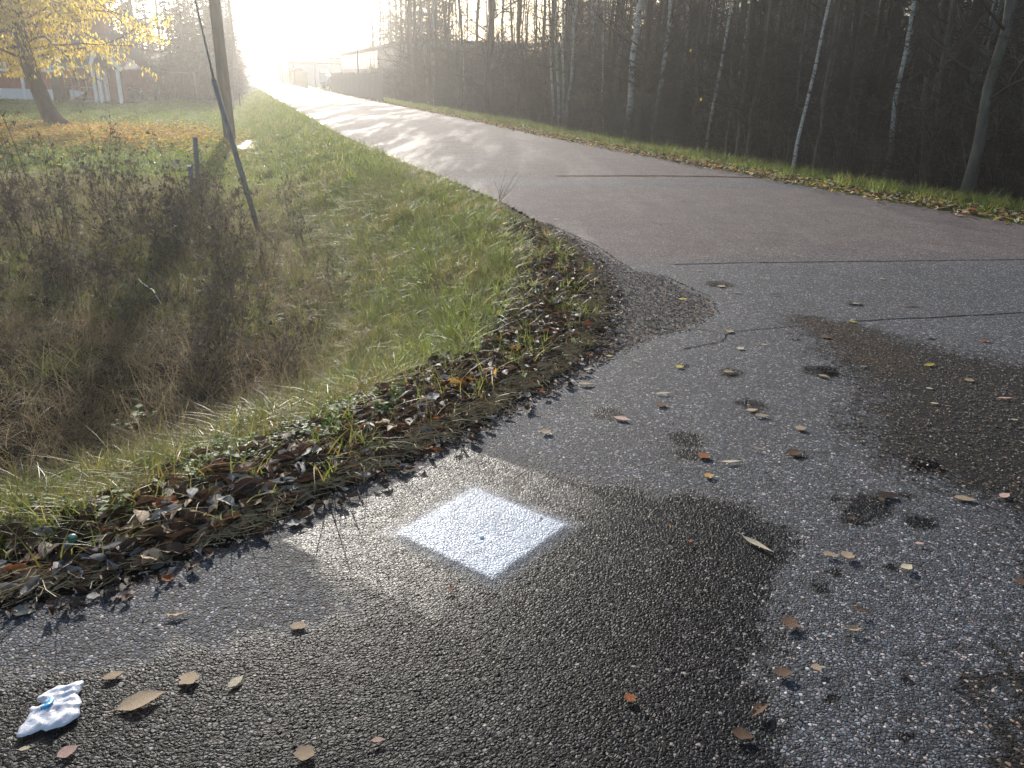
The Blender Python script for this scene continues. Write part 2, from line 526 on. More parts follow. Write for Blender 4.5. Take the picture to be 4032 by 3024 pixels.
def paved_mesh(name, xs, ys, keep):
    X, Y = np.meshgrid(xs, ys)
    P = np.stack([X.ravel(), Y.ravel()], 1)
    nx, ny = len(xs), len(ys)
    idx = np.arange(nx * ny).reshape(ny, nx)
    F = np.stack([idx[:-1, :-1], idx[:-1, 1:], idx[1:, 1:], idx[1:, :-1]], -1).reshape(-1, 4)
    cen = P[F].mean(1)
    ok = inside(cen, PAVED) & keep(cen)
    F = F[ok]
    used = np.unique(F)
    rm = np.full(len(P), -1); rm[used] = np.arange(len(used))
    P = P[used]; F = rm[F]
    z = wob(P[:, 0], P[:, 1], .6) * .004
    # torn edge of the paving round the gravel hollow
    sd = sdist(P, GRAVEL)
    z -= .012 * np.clip(.5 - (sd + wob(P[:, 0] * 3, P[:, 1] * 3, 3.0) * .03) / .05, 0, 1)
    V = np.column_stack([P, z])
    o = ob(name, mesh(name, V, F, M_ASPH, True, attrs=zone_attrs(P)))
    tag(o, kind='structure')
    return o

ys = [-8, -4, -1, .4, .9]
while ys[-1] < 14.4: ys.append(ys[-1] + .016 * ys[-1] + .006)
ys[-1] = 14.4
xs = np.concatenate([np.arange(-7.2, -3, .3), np.arange(-3, 7, .035), np.arange(7, 15.3, .3)])
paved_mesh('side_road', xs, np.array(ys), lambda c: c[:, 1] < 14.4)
# main road beyond the cross joint
LE = np.array([p for p in LEFT if p[1] >= 14.39]); RE = np.array([p for p in RIGHTE if p[1] >= 14.5][::-1])
RE = np.vstack([[4.53, 14.4], RE])
yy = [14.4]
while yy[-1] < 283: yy.append(yy[-1] * 1.02)
yy = np.array(yy); yy[-1] = 283
V = []
for y in yy:
    xl = np.interp(y, LE[:, 1], LE[:, 0]) - .04; xr = np.interp(y, RE[:, 1], RE[:, 0]) + .04
    for k in np.linspace(0, 1, 40):
        x = xl + (xr - xl) * k
        V.append((x, y, .05 * math.sin(k * math.pi) * min(1, (y - 14.4) / 8)))
V = np.array(V)
n = 40
F = [(i * n + j, i * n + j + 1, (i + 1) * n + j + 1, (i + 1) * n + j) for i in range(len(yy) - 1) for j in range(n - 1)]
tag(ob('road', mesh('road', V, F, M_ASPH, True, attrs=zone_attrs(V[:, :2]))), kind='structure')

# joints and cracks in the paving
M_TAR = simple('tar_joint', (.010, .010, .011), .95, var=.3, spec=.05)
def crack(name, pts, w, jag=0.004, label=None, step=.03):
    P = np.array([flat(*p) for p in pts])
    L = np.concatenate([[0], np.cumsum(np.hypot(*np.diff(P, axis=0).T))])
    s = np.arange(0, L[-1], step)
    x = np.interp(s, L, P[:, 0]); y = np.interp(s, L, P[:, 1])
    rs = np.random.RandomState(len(pts) * 7 + int(pts[0][0]))
    off = np.convolve(rs.normal(0, 1, len(s) + 6), np.ones(3) / 3, 'same')[:len(s)] * jag
    tx, ty = np.gradient(x), np.gradient(y)
    l = np.hypot(tx, ty); nx_, ny_ = -ty / l, tx / l
    ww = w * (.5 + .6 * rs.rand(len(s)))
    ww[0] = ww[-1] = .001
    zv = lambda a, b: np.where(b < 13.5, wob(a, b, .6) * .004 + .0025, .006)
    V = np.concatenate([np.column_stack([x + nx_ * (off + ww / 2), y + ny_ * (off + ww / 2), zv(x, y)]),
                        np.column_stack([x + nx_ * (off - ww / 2), y + ny_ * (off - ww / 2), zv(x, y)])])
    k = len(s)
    F = [(i, i + 1, k + i + 1, k + i) for i in range(k - 1)]
    o = ob(name, mesh(name, V, F, M_TAR, False))
    tag(o, kind='structure')
    if label: o['label'] = label
    return o
crack('road_joint', [(2640, 1042), (2900, 1036), (3300, 1030), (4300, 1019)], .022, .005)
crack('road_joint', [(3340, 1267), (3500, 1258), (3700, 1248), (4300, 1215)], .016, .006)
crack('road_joint', [(2180, 694), (2430, 693), (2600, 693), (2860, 697), (3010, 702)], .13, .012, step=.08)
crack('road_crack', [(2690, 1378), (2760, 1360), (2850, 1345), (2862, 1325), (2880, 1308), (2960, 1300), (3060, 1290), (3180, 1283)], .010, .010)
crack('road_crack', [(2540, 1332), (2600, 1312), (2740, 1296), (2790, 1300), (2850, 1318)], .007, .008)

# ------------------------------------------------------------------ ground
def ground_material():
    t = NT('ground_soil')
    P = t.pos()
    n1 = t.noise(P, .35, 6, .6); n2 = t.noise(P, 3.0, 6, .65); n3 = t.noise(P, 40.0, 4, .7)
    soil = t.ramp(n3, [(.3, (.018, .013, .009)), (.6, (.045, .033, .022)), (.8, (.09, .07, .045))])
    grass = t.ramp(t.math('ADD', t.math('MULTIPLY', n2, .6), t.math('MULTIPLY', n3, .4)), [(.3, (.035, .05, .012)), (.55, (.07, .105, .022)), (.75, (.13, .15, .04))])
    litter = t.ramp(t.voro(P, 9.0).outputs['Color'], [(0, (.2, .13, .05)), (.4, (.48, .29, .09)), (.8, (.62, .43, .15)), (1, (.25, .2, .09))])
    g = t.smooth(t.math('ADD', t.attr('green'), t.math('MULTIPLY', t.math('SUBTRACT', n2, .5), .7)), .35, .65)
    l = t.smooth(t.math('ADD', t.attr('litter'), t.math('MULTIPLY', t.math('SUBTRACT', n3, .5), 1.5)), .4, .6)
    col = t.mix(g, soil, grass)
    col = t.mix(l, col, litter)
    t.bsdf(col, .95, 0, .04, t.bump(t.math('ADD', n2, n3), .8, .04))
    return t.m
M_GROUND = ground_material()

CHERRY = G(205, 492)
def ground_attrs(x, y):
    P = np.stack([x, y], 1)
    d = sdist(P, PAVED)
    left = is_left(x, y)
    lawn = left & (y > 15)
    green = np.where(lawn, np.clip((d - 3.2) / 2, 0.2, 1), np.where(left, .25, np.where(d < 2, .7, 0.05)))
    green = np.where(left & (d < 2) & (d > .5), .8, green)
    green = np.where((~left) & (y > 70), .7, green)
    dx, dy = (x - CHERRY.x - 1.5) / 8.5, (y - CHERRY.y + 4.5) / 5.0
    litter = np.clip(1.25 - np.hypot(dx, dy), 0, 1) * .95
    litter = np.where(left, litter, 0)
    litter = np.where((~left) & (d < .7), .35, litter)
    return dict(green=green, litter=litter)

rows = [-12, -8, -5, -3, -1.5, -.5, .3, .9]
while rows[-1] < 620: rows.append(rows[-1] * 1.026 + .03)
rows = np.array(rows)
c = np.linspace(-1, 1, 281)
c = np.sign(c) * (0.35 * np.abs(c) + .65 * np.abs(c) ** 2.4)
X = []; Y = []
for y in rows:
    w = 1.25 * max(y, 0) + 22
    X.append(c * w); Y.append(np.full(len(c), y))
X = np.concatenate(X); Y = np.concatenate(Y)
Z = height(X, Y)
# wooded rise on the horizon
Z = Z + np.clip((Y - 330) / 200, 0, 1) ** 1.3 * (9 + 3 * np.sin(X / 60))
nc = len(c)
idx = np.arange(len(X)).reshape(-1, nc)
F = np.stack([idx[:-1, :-1], idx[:-1, 1:], idx[1:, 1:], idx[1:, :-1]], -1).reshape(-1, 4)
tag(ob('ground', mesh('ground', np.column_stack([X, Y, Z]), F, M_GROUND, True, attrs=ground_attrs(X, Y))), kind='structure')

# ------------------------------------------------------------------ scatter through geometry nodes (uncountable cover only)
def scatter(name, pts, rot, scl, idx, protos, label, cat):
    coll = bpy.data.collections.new(name + '_kinds')
    for i, me in enumerate(protos):
        o = bpy.data.objects.new('%s_kind_%02d' % (name, i), me)
        coll.objects.link(o)
    me = bpy.data.meshes.new(name)
    n = len(pts)
    me.vertices.add(n)
    me.vertices.foreach_set('co', np.asarray(pts, np.float32).ravel())
    a = me.attributes.new('rot', 'FLOAT_VECTOR', 'POINT'); a.data.foreach_set('vector', np.asarray(rot, np.float32).ravel())
    a = me.attributes.new('scl', 'FLOAT', 'POINT'); a.data.foreach_set('value', np.asarray(scl, np.float32))
    a = me.attributes.new('idx', 'INT', 'POINT'); a.data.foreach_set('value', np.asarray(idx, np.int32))
    o = ob(name, me)
    g = bpy.data.node_groups.new(name, 'GeometryNodeTree')
    g.interface.new_socket('Geometry', in_out='INPUT', socket_type='NodeSocketGeometry')
    g.interface.new_socket('Geometry', in_out='OUTPUT', socket_type='NodeSocketGeometry')
    N = g.nodes; Lk = g.links
    gi = N.new('NodeGroupInput'); go = N.new('NodeGroupOutput')
    ip = N.new('GeometryNodeInstanceOnPoints')
    ci = N.new('GeometryNodeCollectionInfo')
    ci.inputs['Collection'].default_value = coll
    ci.inputs['Separate Children'].default_value = True
    ci.inputs['Reset Children'].default_value = True
    def na(nm, dt):
        q = N.new('GeometryNodeInputNamedAttribute'); q.data_type = dt
        q.inputs['Name'].default_value = nm
        return q.outputs['Attribute']
    Lk.new(gi.outputs[0], ip.inputs['Points'])
    Lk.new(ci.outputs[0], ip.inputs['Instance'])
    ip.inputs['Pick Instance'].default_value = True
    Lk.new(na('idx', 'INT'), ip.inputs['Instance Index'])
    Lk.new(na('rot', 'FLOAT_VECTOR'), ip.inputs['Rotation'])
    Lk.new(na('scl', 'FLOAT'), ip.inputs['Scale'])
    Lk.new(ip.outputs[0], go.inputs[0])
    md = o.modifiers.new('scatter', 'NODES')
    md.node_group = g
    tag(o, label, cat, kind='stuff')
    return o

# ------------------------------------------------------------------ grass
def blade_mesh(name, mat, nb, hmin, hmax, wid, spread, bend, seed, seg=3):
    r = np.random.RandomState(seed)
    V = []; F = []; A = []
    for b in range(nb):
        h = r.uniform(hmin, hmax); w = wid * r.uniform(.6, 1.3)
        an = r.uniform(0, 6.283); rad = spread * math.sqrt(r.rand())
        bx, by = rad * math.cos(an), rad * math.sin(an)
        dr = r.uniform(0, 6.283); bn = bend * r.uniform(.3, 1.5)
        lean = r.uniform(0, .35)
        dx, dy = math.cos(dr), math.sin(dr)
        fx, fy = -dy, dx
        tone = r.rand()
        base = len(V)
        for i in range(seg + 1):
            k = i / seg
            out = (lean * k + bn * k * k) * h
            z = h * (k - .42 * bn * k * k)
            ww = w * (1 - k ** 1.6) * .5 + .0002
            cx, cy = bx + dx * out, by + dy * out
            if i < seg:
                V.append((cx + fx * ww, cy + fy * ww, z)); V.append((cx - fx * ww, cy - fy * ww, z)); A += [tone, tone]
            else:
                V.append((cx, cy, z)); A.append(tone)
        for i in range(seg - 1):
            F.append((base + 2 * i, base + 2 * i + 1, base + 2 * i + 3, base + 2 * i + 2))
        F.append((base + 2 * seg - 2, base + 2 * seg - 1, base + 2 * seg))
    return mesh(name, V, F, mat, True, attrs=dict(tone=A))

def grass_material(name, lo, hi, dry, drybias, trans=.45, rough=.45):
    t = NT(name)
    P = t.pos()
    tone = t.attr('tone')
    rnd = t.n('ObjectInfo').outputs['Random']
    big = t.noise(P, .9, 5, .65)
    col = t.ramp(t.math('ADD', t.math('MULTIPLY', tone, .6), t.math('MULTIPLY', rnd, .4)), [(.1, lo), (.9, hi)])
    d = t.math('ADD', t.math('ADD', t.math('MULTIPLY', t.math('SUBTRACT', big, .5), 2.2), t.math('MULTIPLY', tone, .5)), drybias)
    col = t.mix(t.smooth(d, .35, .75), col, dry)
    t.bsdf(col, rough, 0, .22, None, trans, None)
    return t.m
M_GRASS = grass_material('green_grass_blade', (.09, .13, .026), (.31, .37, .085), (.46, .37, .15), -.02, .6)
M_LAWN = grass_material('lawn_grass_blade', (.10, .16, .028), (.29, .35, .07), (.34, .31, .10), -.3, .55)
M_YGRASS = grass_material('yellowing_grass_blade', (.14, .17, .03), (.38, .34, .09), (.42, .27, .09), .1, .5)
M_DRY = grass_material('withered_grass_blade', (.14, .11, .06), (.40, .31, .19), (.17, .20, .06), .02, .5, .6)

G_GREEN = [blade_mesh('grass_tuft', M_GRASS, 18, .04, .17, .0042, .05, .8, s, 4) for s in range(5)]
G_LONG = [blade_mesh('long_grass_tuft', M_GRASS, 14, .08, .26, .0042, .035, 1.0, 20 + s, 5) for s in range(3)]
G_YEL = [blade_mesh('yellow_grass_tuft', M_YGRASS, 13, .05, .24, .0048, .05, 1.2, 40 + s, 5) for s in range(4)]
G_DRY = [blade_mesh('dry_grass_tuft', M_DRY, 16, .06, .36, .0034, .07, 1.25, 60 + s, 5) for s in range(4)]
G_LAWN = [blade_mesh('lawn_tuft', M_LAWN, 26, .04, .13, .014, .22, .6, 80 + s, 2) for s in range(3)]
G_FAR = [blade_mesh('far_tuft', M_GRASS, 22, .08, .24, .012, .16, .8, 90 + s, 3) for s in range(3)]

rng = np.random.RandomState(11)
def rand_area(n, x0, x1, y0, y1):
    return rng.uniform(x0, x1, n), rng.uniform(y0, y1, n)
def in_view(x, y, z=0.0, m=250):
    v = np.stack([x, y, np.full_like(x, z) - HC], 1)
    dd = v @ _f
    px = W / 2 + FPX * (v @ RIGHT) / dd; py = H / 2 - FPX * (v @ UP) / dd
    return (dd > .3) & (px > -m) & (px < W + m) & (py < H + m) & (py > -m)

def place(x, y, tilt=.25, smin=.7, smax=1.3, sink=.01):
    z = height(x, y) - sink
    n = len(x)
    rot = np.column_stack([rng.normal(0, tilt, n), rng.normal(0, tilt, n), rng.uniform(0, 6.283, n)])
    return np.column_stack([x, y, z]), rot, rng.uniform(smin, smax, n)

allp, allr, alls, alli = [], [], [], []
PRO = G_GREEN + G_LONG + G_YEL + G_DRY + G_FAR
OFF = dict(green=(0, 5), long=(5, 3), yel=(8, 4), dry=(12, 4), far=(16, 3))
def put(x, y, kind, **kw):
    p, r, s = place(x, y, **kw)
    o, k = OFF[kind]
    allp.append(p); allr.append(r); alls.append(s); alli.append(rng.randint(0, k, len(x)) + o)
def filt(x, y, lo, hi, left=True, prob=None):
    P = np.stack([x, y], 1)
    d = sdist(P, PAVED)
    L = is_left(x, y)
    ok = (d > lo) & (d < hi) & (L == left) & in_view(x, y)
    if prob is not None: ok &= rng.rand(len(x)) < prob(x, y, d)
    return x[ok], y[ok], d[ok]

# bank beside the side road and the junction
x, y = rand_area(90000, -9, 1.2, 2, 16)
patch = lambda x, y: wob(x * 1.0, y * 1.0, 1.7)
x1, y1, d1 = filt(x, y, .1, 2.4, prob=lambda x, y, d: np.clip((d - np.where((y > 3.0) & (y < 7.2), .6, np.where(y > 10, .05, .3))) / .45, 0.11, 1) * (.55 + .45 * (patch(x, y) > -.2)))
k = rng.rand(len(x1))
near = (y1 < 4.6)
grn = (k < .62) & ~near
put(x1[grn & (k < .48)], y1[grn & (k < .48)], 'green')
put(x1[grn & (k >= .48)], y1[grn & (k >= .48)], 'long')
ye = (~grn & ~near & (k < .82)) | (near & (k < .42))
put(x1[ye], y1[ye], 'yel')
gg = near & (k >= .42) & (k < .68)
put(x1[gg], y1[gg], 'green')
dr = ~grn & ~ye & ~gg & (rng.rand(len(k)) < .5)
put(x1[dr], y1[dr], 'dry', smin=.45, smax=.8)
# rough withered ground behind
x, y = rand_area(30000, -14, 0, 2.5, 17)
x1, y1, d1 = filt(x, y, 1.9, 14)
k = rng.rand(len(x1)); pt = patch(x1 + 9, y1)
dry = (k < .6) | (y1 < 7)
put(x1[dry], y1[dry], 'dry', tilt=.5, smin=.6, smax=1.15)
gr = ~dry & (k < .85)
put(x1[gr], y1[gr], 'green', smin=.8, smax=1.5)
put(x1[~dry & ~gr], y1[~dry & ~gr], 'long')
# bank along the road further off
x, y = rand_area(120000, -32, 0, 14, 75)
x1, y1, d1 = filt(x, y, .15, 3.6, prob=lambda x, y, d: np.clip(22 / y, 0, 1))
k = rng.rand(len(x1))
a = (y1 < 30) & (k < .5)
put(x1[a], y1[a], 'green', smin=1, smax=1.6)
b = ~a & (k < .86)
put(x1[b], y1[b], 'far')
put(x1[~a & ~b], y1[~a & ~b], 'dry', smin=.5, smax=.9)
# verge on the right of the road
x, y = rand_area(150000, -22, 11, 7, 75)
x1, y1, d1 = filt(x, y, .12, 2.1, left=False, prob=lambda x, y, d: np.clip(25 / y, 0, 1) * np.clip((d - .1) / .45, .08, 1))
k = rng.rand(len(x1))
a = (k < .45) & (y1 < 30)
put(x1[a], y1[a], 'green', smin=.8, smax=1.4)
b = ~a & (k < .7)
put(x1[b], y1[b], 'far', smin=.6, smax=1.1)
cc_ = ~a & ~b & (k < .9)
put(x1[cc_], y1[cc_], 'yel', smin=.7, smax=1.1)
put(x1[~a & ~b & ~cc_], y1[~a & ~b & ~cc_], 'dry', smin=.4, smax=.7)
# ragged dry growth where the wood begins
x, y = rand_area(30000, -22, 14, 7, 60)
x1, y1, d1 = filt(x, y, 1.9, 4.0, left=False, prob=lambda x, y, d: np.clip(20 / y, 0, .8))
put(x1, y1, 'dry', smin=.8, smax=1.4)
scatter('grass', np.concatenate(allp), np.concatenate(allr), np.concatenate(alls), np.concatenate(alli), PRO,
        'green, yellow and withered grass on the roadside banks and verge', 'grass')
# lawn
x, y = rand_area(60000, -48, -4, 15, 68)
x1, y1, d1 = filt(x, y, 3.2, 60, prob=lambda x, y, d: np.clip(30 / y, 0, 1) * (.6 + .4 * (wob(x, y, .8) > 0)))
p, r, s = place(x1, y1, .15, .7, 1.4)
scatter('lawn_grass', p, r, s, rng.randint(0, 3, len(x1)), G_LAWN, 'short mown green lawn in front of the red house', 'lawn')

# ------------------------------------------------------------------ fallen leaves
def leaf_mat(name, c1, c2, rough=.5, trans=.25, spec=.16):
    rough = rough + .15
    t = NT(name)
    P = t.n('TexCoord').outputs['Object']
    nz = t.noise(P, 45, 5, .7)
    rnd = t.n('ObjectInfo').outputs['Random']
    col = t.mix(t.smooth(nz, .35, .65), c1, c2)
    vein = t.smooth(t.math('ABSOLUTE', t.n('SeparateXYZ').outputs[1]), 0, 1) if False else None
    col = t.mix(1.0, col, t.ramp(rnd, [(0, .8), (1, 1.2)]), 'MULTIPLY')
    t.bsdf(col, rough, 0, spec, t.bump(nz, .6, .003), trans)
    return t.m
LM = dict(
    dark=leaf_mat('dark_brown_leaf', (.03, .018, .013), (.07, .04, .027), .4),
    brown=leaf_mat('brown_leaf', (.10, .052, .03), (.19, .11, .065), .45),
    tan=leaf_mat('tan_leaf', (.36, .25, .155), (.56, .43, .29), .5),
    pale=leaf_mat('pale_leaf', (.58, .48, .32), (.74, .66, .48), .5),
    grey=leaf_mat('silver_grey_leaf', (.20, .19, .185), (.36, .34, .33), .38),
    rust=leaf_mat('rust_orange_leaf', (.28, .07, .02), (.40, .15, .04), .5, .35),
    orange=leaf_mat('orange_leaf', (.56, .30, .08), (.68, .42, .13), .5, .35),
    yellow=leaf_mat('yellow_leaf', (.55, .42, .06), (.68, .55, .14), .5, .4),
    pink=leaf_mat('pinkish_leaf', (.55, .34, .28), (.66, .46, .38), .5, .3),
    green=leaf_mat('fresh_green_leaf', (.07, .16, .03), (.14, .26, .05), .4, .45))

def leaf(kind, mat, curl, seed, L=1.0):
    """one leaf, unit length along +x, its stalk at the back; curled about its midrib and along it"""
    r = random.Random(seed)
    V = []; F = []
    n = 8
    if kind == 'lobed':
        m = 22
        V.append((0, 0, .03))
        for i in range(m):
            a = i * 2 * math.pi / m
            lob = .34 + .16 * abs(math.cos(2.5 * a)) ** .7 + r.uniform(-.03, .03)
            x, y = lob * math.cos(a), lob * math.sin(a)
            V.append((x, y, curl * (x * x + y * y) * 1.2 + r.uniform(-.03, .03)))
        F = [(0, 1 + i, 1 + (i + 1) % m) for i in range(m)]
        x0 = -.45
    else:
        wmax = {'willow': .12, 'oval': .28, 'broad': .40}[kind]
        for i in range(n + 1):
            k = i / n
            w = wmax * (math.sin(math.pi * min(1, k * 1.02 + .02) ** (.85 if kind != 'willow' else .75))) ** (.8 if kind != 'willow' else 1.0)
            if i == n: w = .004
            e1 = w * (1 + r.uniform(-.14, .10)); e2 = w * (1 + r.uniform(-.14, .10))
            x = k - .5
            zc = curl * .9 * (x * x) * (1 if seed % 2 else -.6) + (.02 if seed % 2 else .06)
            ben = .12 * math.sin(seed) * x * x
            f1 = curl * 1.1 + r.uniform(-.15, .15); f2 = curl * .9 + r.uniform(-.15, .15)
            V += [(x + r.uniform(-.01, .01), e1 * math.cos(f1) + ben, zc + e1 * math.sin(f1)), (x, ben, zc), (x + r.uniform(-.01, .01), -e2 * math.cos(f2) + ben, zc + e2 * math.sin(f2))]
        for i in range(n):
            a = 3 * i
            F += [(a, a + 3, a + 4, a + 1), (a + 1, a + 4, a + 5, a + 2)]
        x0 = -.5
    b = len(V)
    z0 = V[1][2] if kind != 'lobed' else .02
    for q, (dx, w) in enumerate(((0, .014), (-.10, .010), (-.22, .010))):
        V += [(x0 + dx, w, z0 + .04 * q), (x0 + dx, -w, z0 + .04 * q)]
    F += [(b, b + 2, b + 3, b + 1), (b + 2, b + 4, b + 5, b + 3)]
    V = np.array(V) * L
    V[:, 2] -= V[:, 2].min()
    return mesh(kind + '_leaf', V, F, mat, True)

LV = {}
sd = 0
for kd in ('willow', 'oval', 'broad', 'lobed'):
    for mt in LM:
        for cu in (.15, .55, .95):
            sd += 1
            LV[(kd, mt, cu)] = leaf(kd, LM[mt], cu, sd)

# drift of leaves lining the paving: the ones that show largest are things, the rest one mass
edge_pts = np.array([p for p in LEFT if 1 < p[1] < 10.5])
L = np.concatenate([[0], np.cumsum(np.hypot(*np.diff(edge_pts, axis=0).T))])
def along_edge(n, s0, s1, dmin, dmax, bias=1.0):
    s = rng.uniform(s0, s1, n)
    x = np.interp(s, L, edge_pts[:, 0]); y = np.interp(s, L, edge_pts[:, 1])
    x2 = np.interp(s + .05, L, edge_pts[:, 0]); y2 = np.interp(s + .05, L, edge_pts[:, 1])
    tx, ty = x2 - x, y2 - y
    l = np.hypot(tx, ty) + 1e-9
    d = dmin + (dmax - dmin) * rng.rand(n) ** bias
    return x - ty / l * d, y + tx / l * d, d
kinds_mass = [('oval', 'dark', .55), ('oval', 'dark', .95), ('broad', 'dark', .55), ('broad', 'brown', .55), ('oval', 'brown', .55), ('oval', 'brown', .95), ('oval', 'grey', .55),
              ('broad', 'grey', .15), ('oval', 'tan', .55), ('willow', 'tan', .55), ('willow', 'pale', .55), ('lobed', 'rust', .55), ('oval', 'rust', .55), ('willow', 'orange', .15), ('broad', 'dark', .95), ('oval', 'grey', .95)]
wts = np.array([5, 5, 5, 4, 4, 3, 3, 2, 2, 1.2, .8, .5, .6, .3, 4, 2.]); wts /= wts.sum()
def leaf_rot(n, tilt=.5):
    return np.column_stack([rng.normal(0, tilt, n), rng.normal(0, tilt, n), rng.uniform(0, 6.283, n)])
S_END = L[-1]
lx, ly, ld = along_edge(6500, 0, S_END, .06, .68, 1.45)
gx, gy, gd = along_edge(3800, 2.4, 7.2, .1, 1.15, 1.0)
lx = np.concatenate([lx, gx]); ly = np.concatenate([ly, gy]); ld = np.concatenate([ld, gd])
ok = in_view(lx, ly, 0, 100)
lx, ly, ld = lx[ok], ly[ok], ld[ok]
lz = np.maximum(height(lx, ly), np.where(inside(np.stack([lx, ly], 1), PAVED), .004, -9))
n = len(lx)
lift = np.abs(rng.normal(0, .018, n)) * np.clip(ld / .3, .12, 1) + .006
lk = rng.choice(len(kinds_mass), n, p=wts)
ls = rng.uniform(.045, .085, n) * np.where(ly < 3.2, 1.25, 1.0)
lr = leaf_rot(n, .27) * np.column_stack([np.clip(ld / .25, .25, 1), np.clip(ld / .25, .25, 1), np.ones(n)])
size_px = ls / np.hypot(lx, ly)
vis = lift / .03 + size_px / size_px.max() * 3
top_ = np.argsort(-vis)[:190]
for i in top_:
    kk = kinds_mass[lk[i]]
    o = ob('litter_leaf', LV[kk])
    o.location = (lx[i], ly[i], lz[i] + lift[i] + .008)
    o.rotation_euler = lr[i] * .8
    o.scale = (ls[i] * 1.1,) * 3
    tone = {'dark': 'dark brown', 'brown': 'brown', 'grey': 'silver grey', 'tan': 'tan', 'pale': 'pale', 'rust': 'rust red', 'orange': 'orange'}[kk[1]]
    shape = {'oval': 'pointed oval', 'broad': 'broad rounded', 'willow': 'narrow', 'lobed': 'lobed'}[kk[0]]
    pr_ = np.array([lx[i], ly[i], -HC]); pp_ = W / 2 + FPX * (pr_ @ RIGHT) / (pr_ @ _f)
    zone = 'at the left border' if pp_ < 350 else 'below the yellow grass' if pp_ < 850 else 'left of the light square' if pp_ < 1250 else 'above the light square' if pp_ < 1750 else 'where the drift narrows' if pp_ < 2100 else 'at the corner of the bank'
    side = 'grass side' if ld[i] > .32 else 'asphalt side' if ld[i] < .14 else 'middle'
    tag(o, '%s %s leaf, %s of the drift %s' % (tone, shape, side, zone), 'leaf', '%s %s leaves on the %s of the drift %s' % (tone, shape, side, zone))
rest = np.setdiff1d(np.arange(n), top_)
scatter('leaf_litter', np.column_stack([lx, ly, lz + lift])[rest], lr[rest], ls[rest], lk[rest], [LV[k_] for k_ in kinds_mass],
        'drift of damp brown and grey fallen leaves between the grass and the asphalt', 'leaf litter')

ex, ey, ed_ = along_edge(700, 0, S_END, -.10, .10, 1.0)
nk = len(ex)
scatter('edge_leaves', np.column_stack([ex, ey, np.full(nk, .008)]), leaf_rot(nk, .07), rng.uniform(.03, .06, nk), rng.choice(len(kinds_mass), nk, p=wts), [LV[k_] for k_ in kinds_mass],
        'flat brown leaves spilling from the drift onto the rim of the asphalt', 'fallen leaves')

# leaves along the right verge, on the lawn under the tree and sprinkled in the grass
kd2 = [('oval', 'orange', .15), ('oval', 'yellow', .15), ('oval', 'tan', .55), ('broad', 'brown', .55), ('willow', 'yellow', .55), ('oval', 'rust', .55), ('oval', 'pale', .55), ('oval', 'dark', .55)]
w2 = np.array([3.4, 2.2, 4.5, 3.5, 1.5, 1.6, 3.5, 3]); w2 /= w2.sum()
def verge_leaves(n):
    s = rng.rand(n) ** 1.3 * 75 - 6
    d = rng.normal(.22, .2, n)
    R0 = np.array([6.35, 10.16])
    yv = 10.16 + s * .936
    re = np.array(RIGHTE[::-1])
    xv = np.interp(yv, re[:, 1], re[:, 0]) + d / .936
    return xv, yv
vx, vy = verge_leaves(8200)
m = in_view(vx, vy)
vx, vy = vx[m], vy[m]
vz = np.maximum(height(vx, vy), 0) + .02 + np.abs(rng.normal(0, .015, len(vx)))
nk = len(vx)
scatter('verge_leaves', np.column_stack([vx, vy, vz]), leaf_rot(nk, .35), rng.uniform(.06, .10, nk), rng.choice(len(kd2), nk, p=w2), [LV[k_] for k_ in kd2],
        'fallen yellow, orange and tan leaves along the verge across the road', 'fallen leaves')
x = CHERRY.x + 1.5 + rng.normal(0, 5.4, 17000); y = CHERRY.y - 4.0 + rng.normal(0, 3.3, 17000)
m = (sdist(np.stack([x, y], 1), PAVED) > 2.2) & is_left(x, y) & in_view(x, y)
x, y = x[m], y[m]
nk = len(x)
kd3 = [('oval', 'orange', .15), ('oval', 'orange', .55), ('oval', 'yellow', .55), ('oval', 'rust', .55), ('oval', 'tan', .55)]
scatter('lawn_leaves', np.column_stack([x, y, height(x, y) + rng.uniform(.03, .12, nk)]), leaf_rot(nk, .4), rng.uniform(.09, .15, nk), rng.choice(5, nk, p=[.38, .22, .28, .05, .07]),
        [LV[k_] for k_ in kd3], 'orange carpet of fallen leaves on the lawn under the yellow tree', 'fallen leaves')

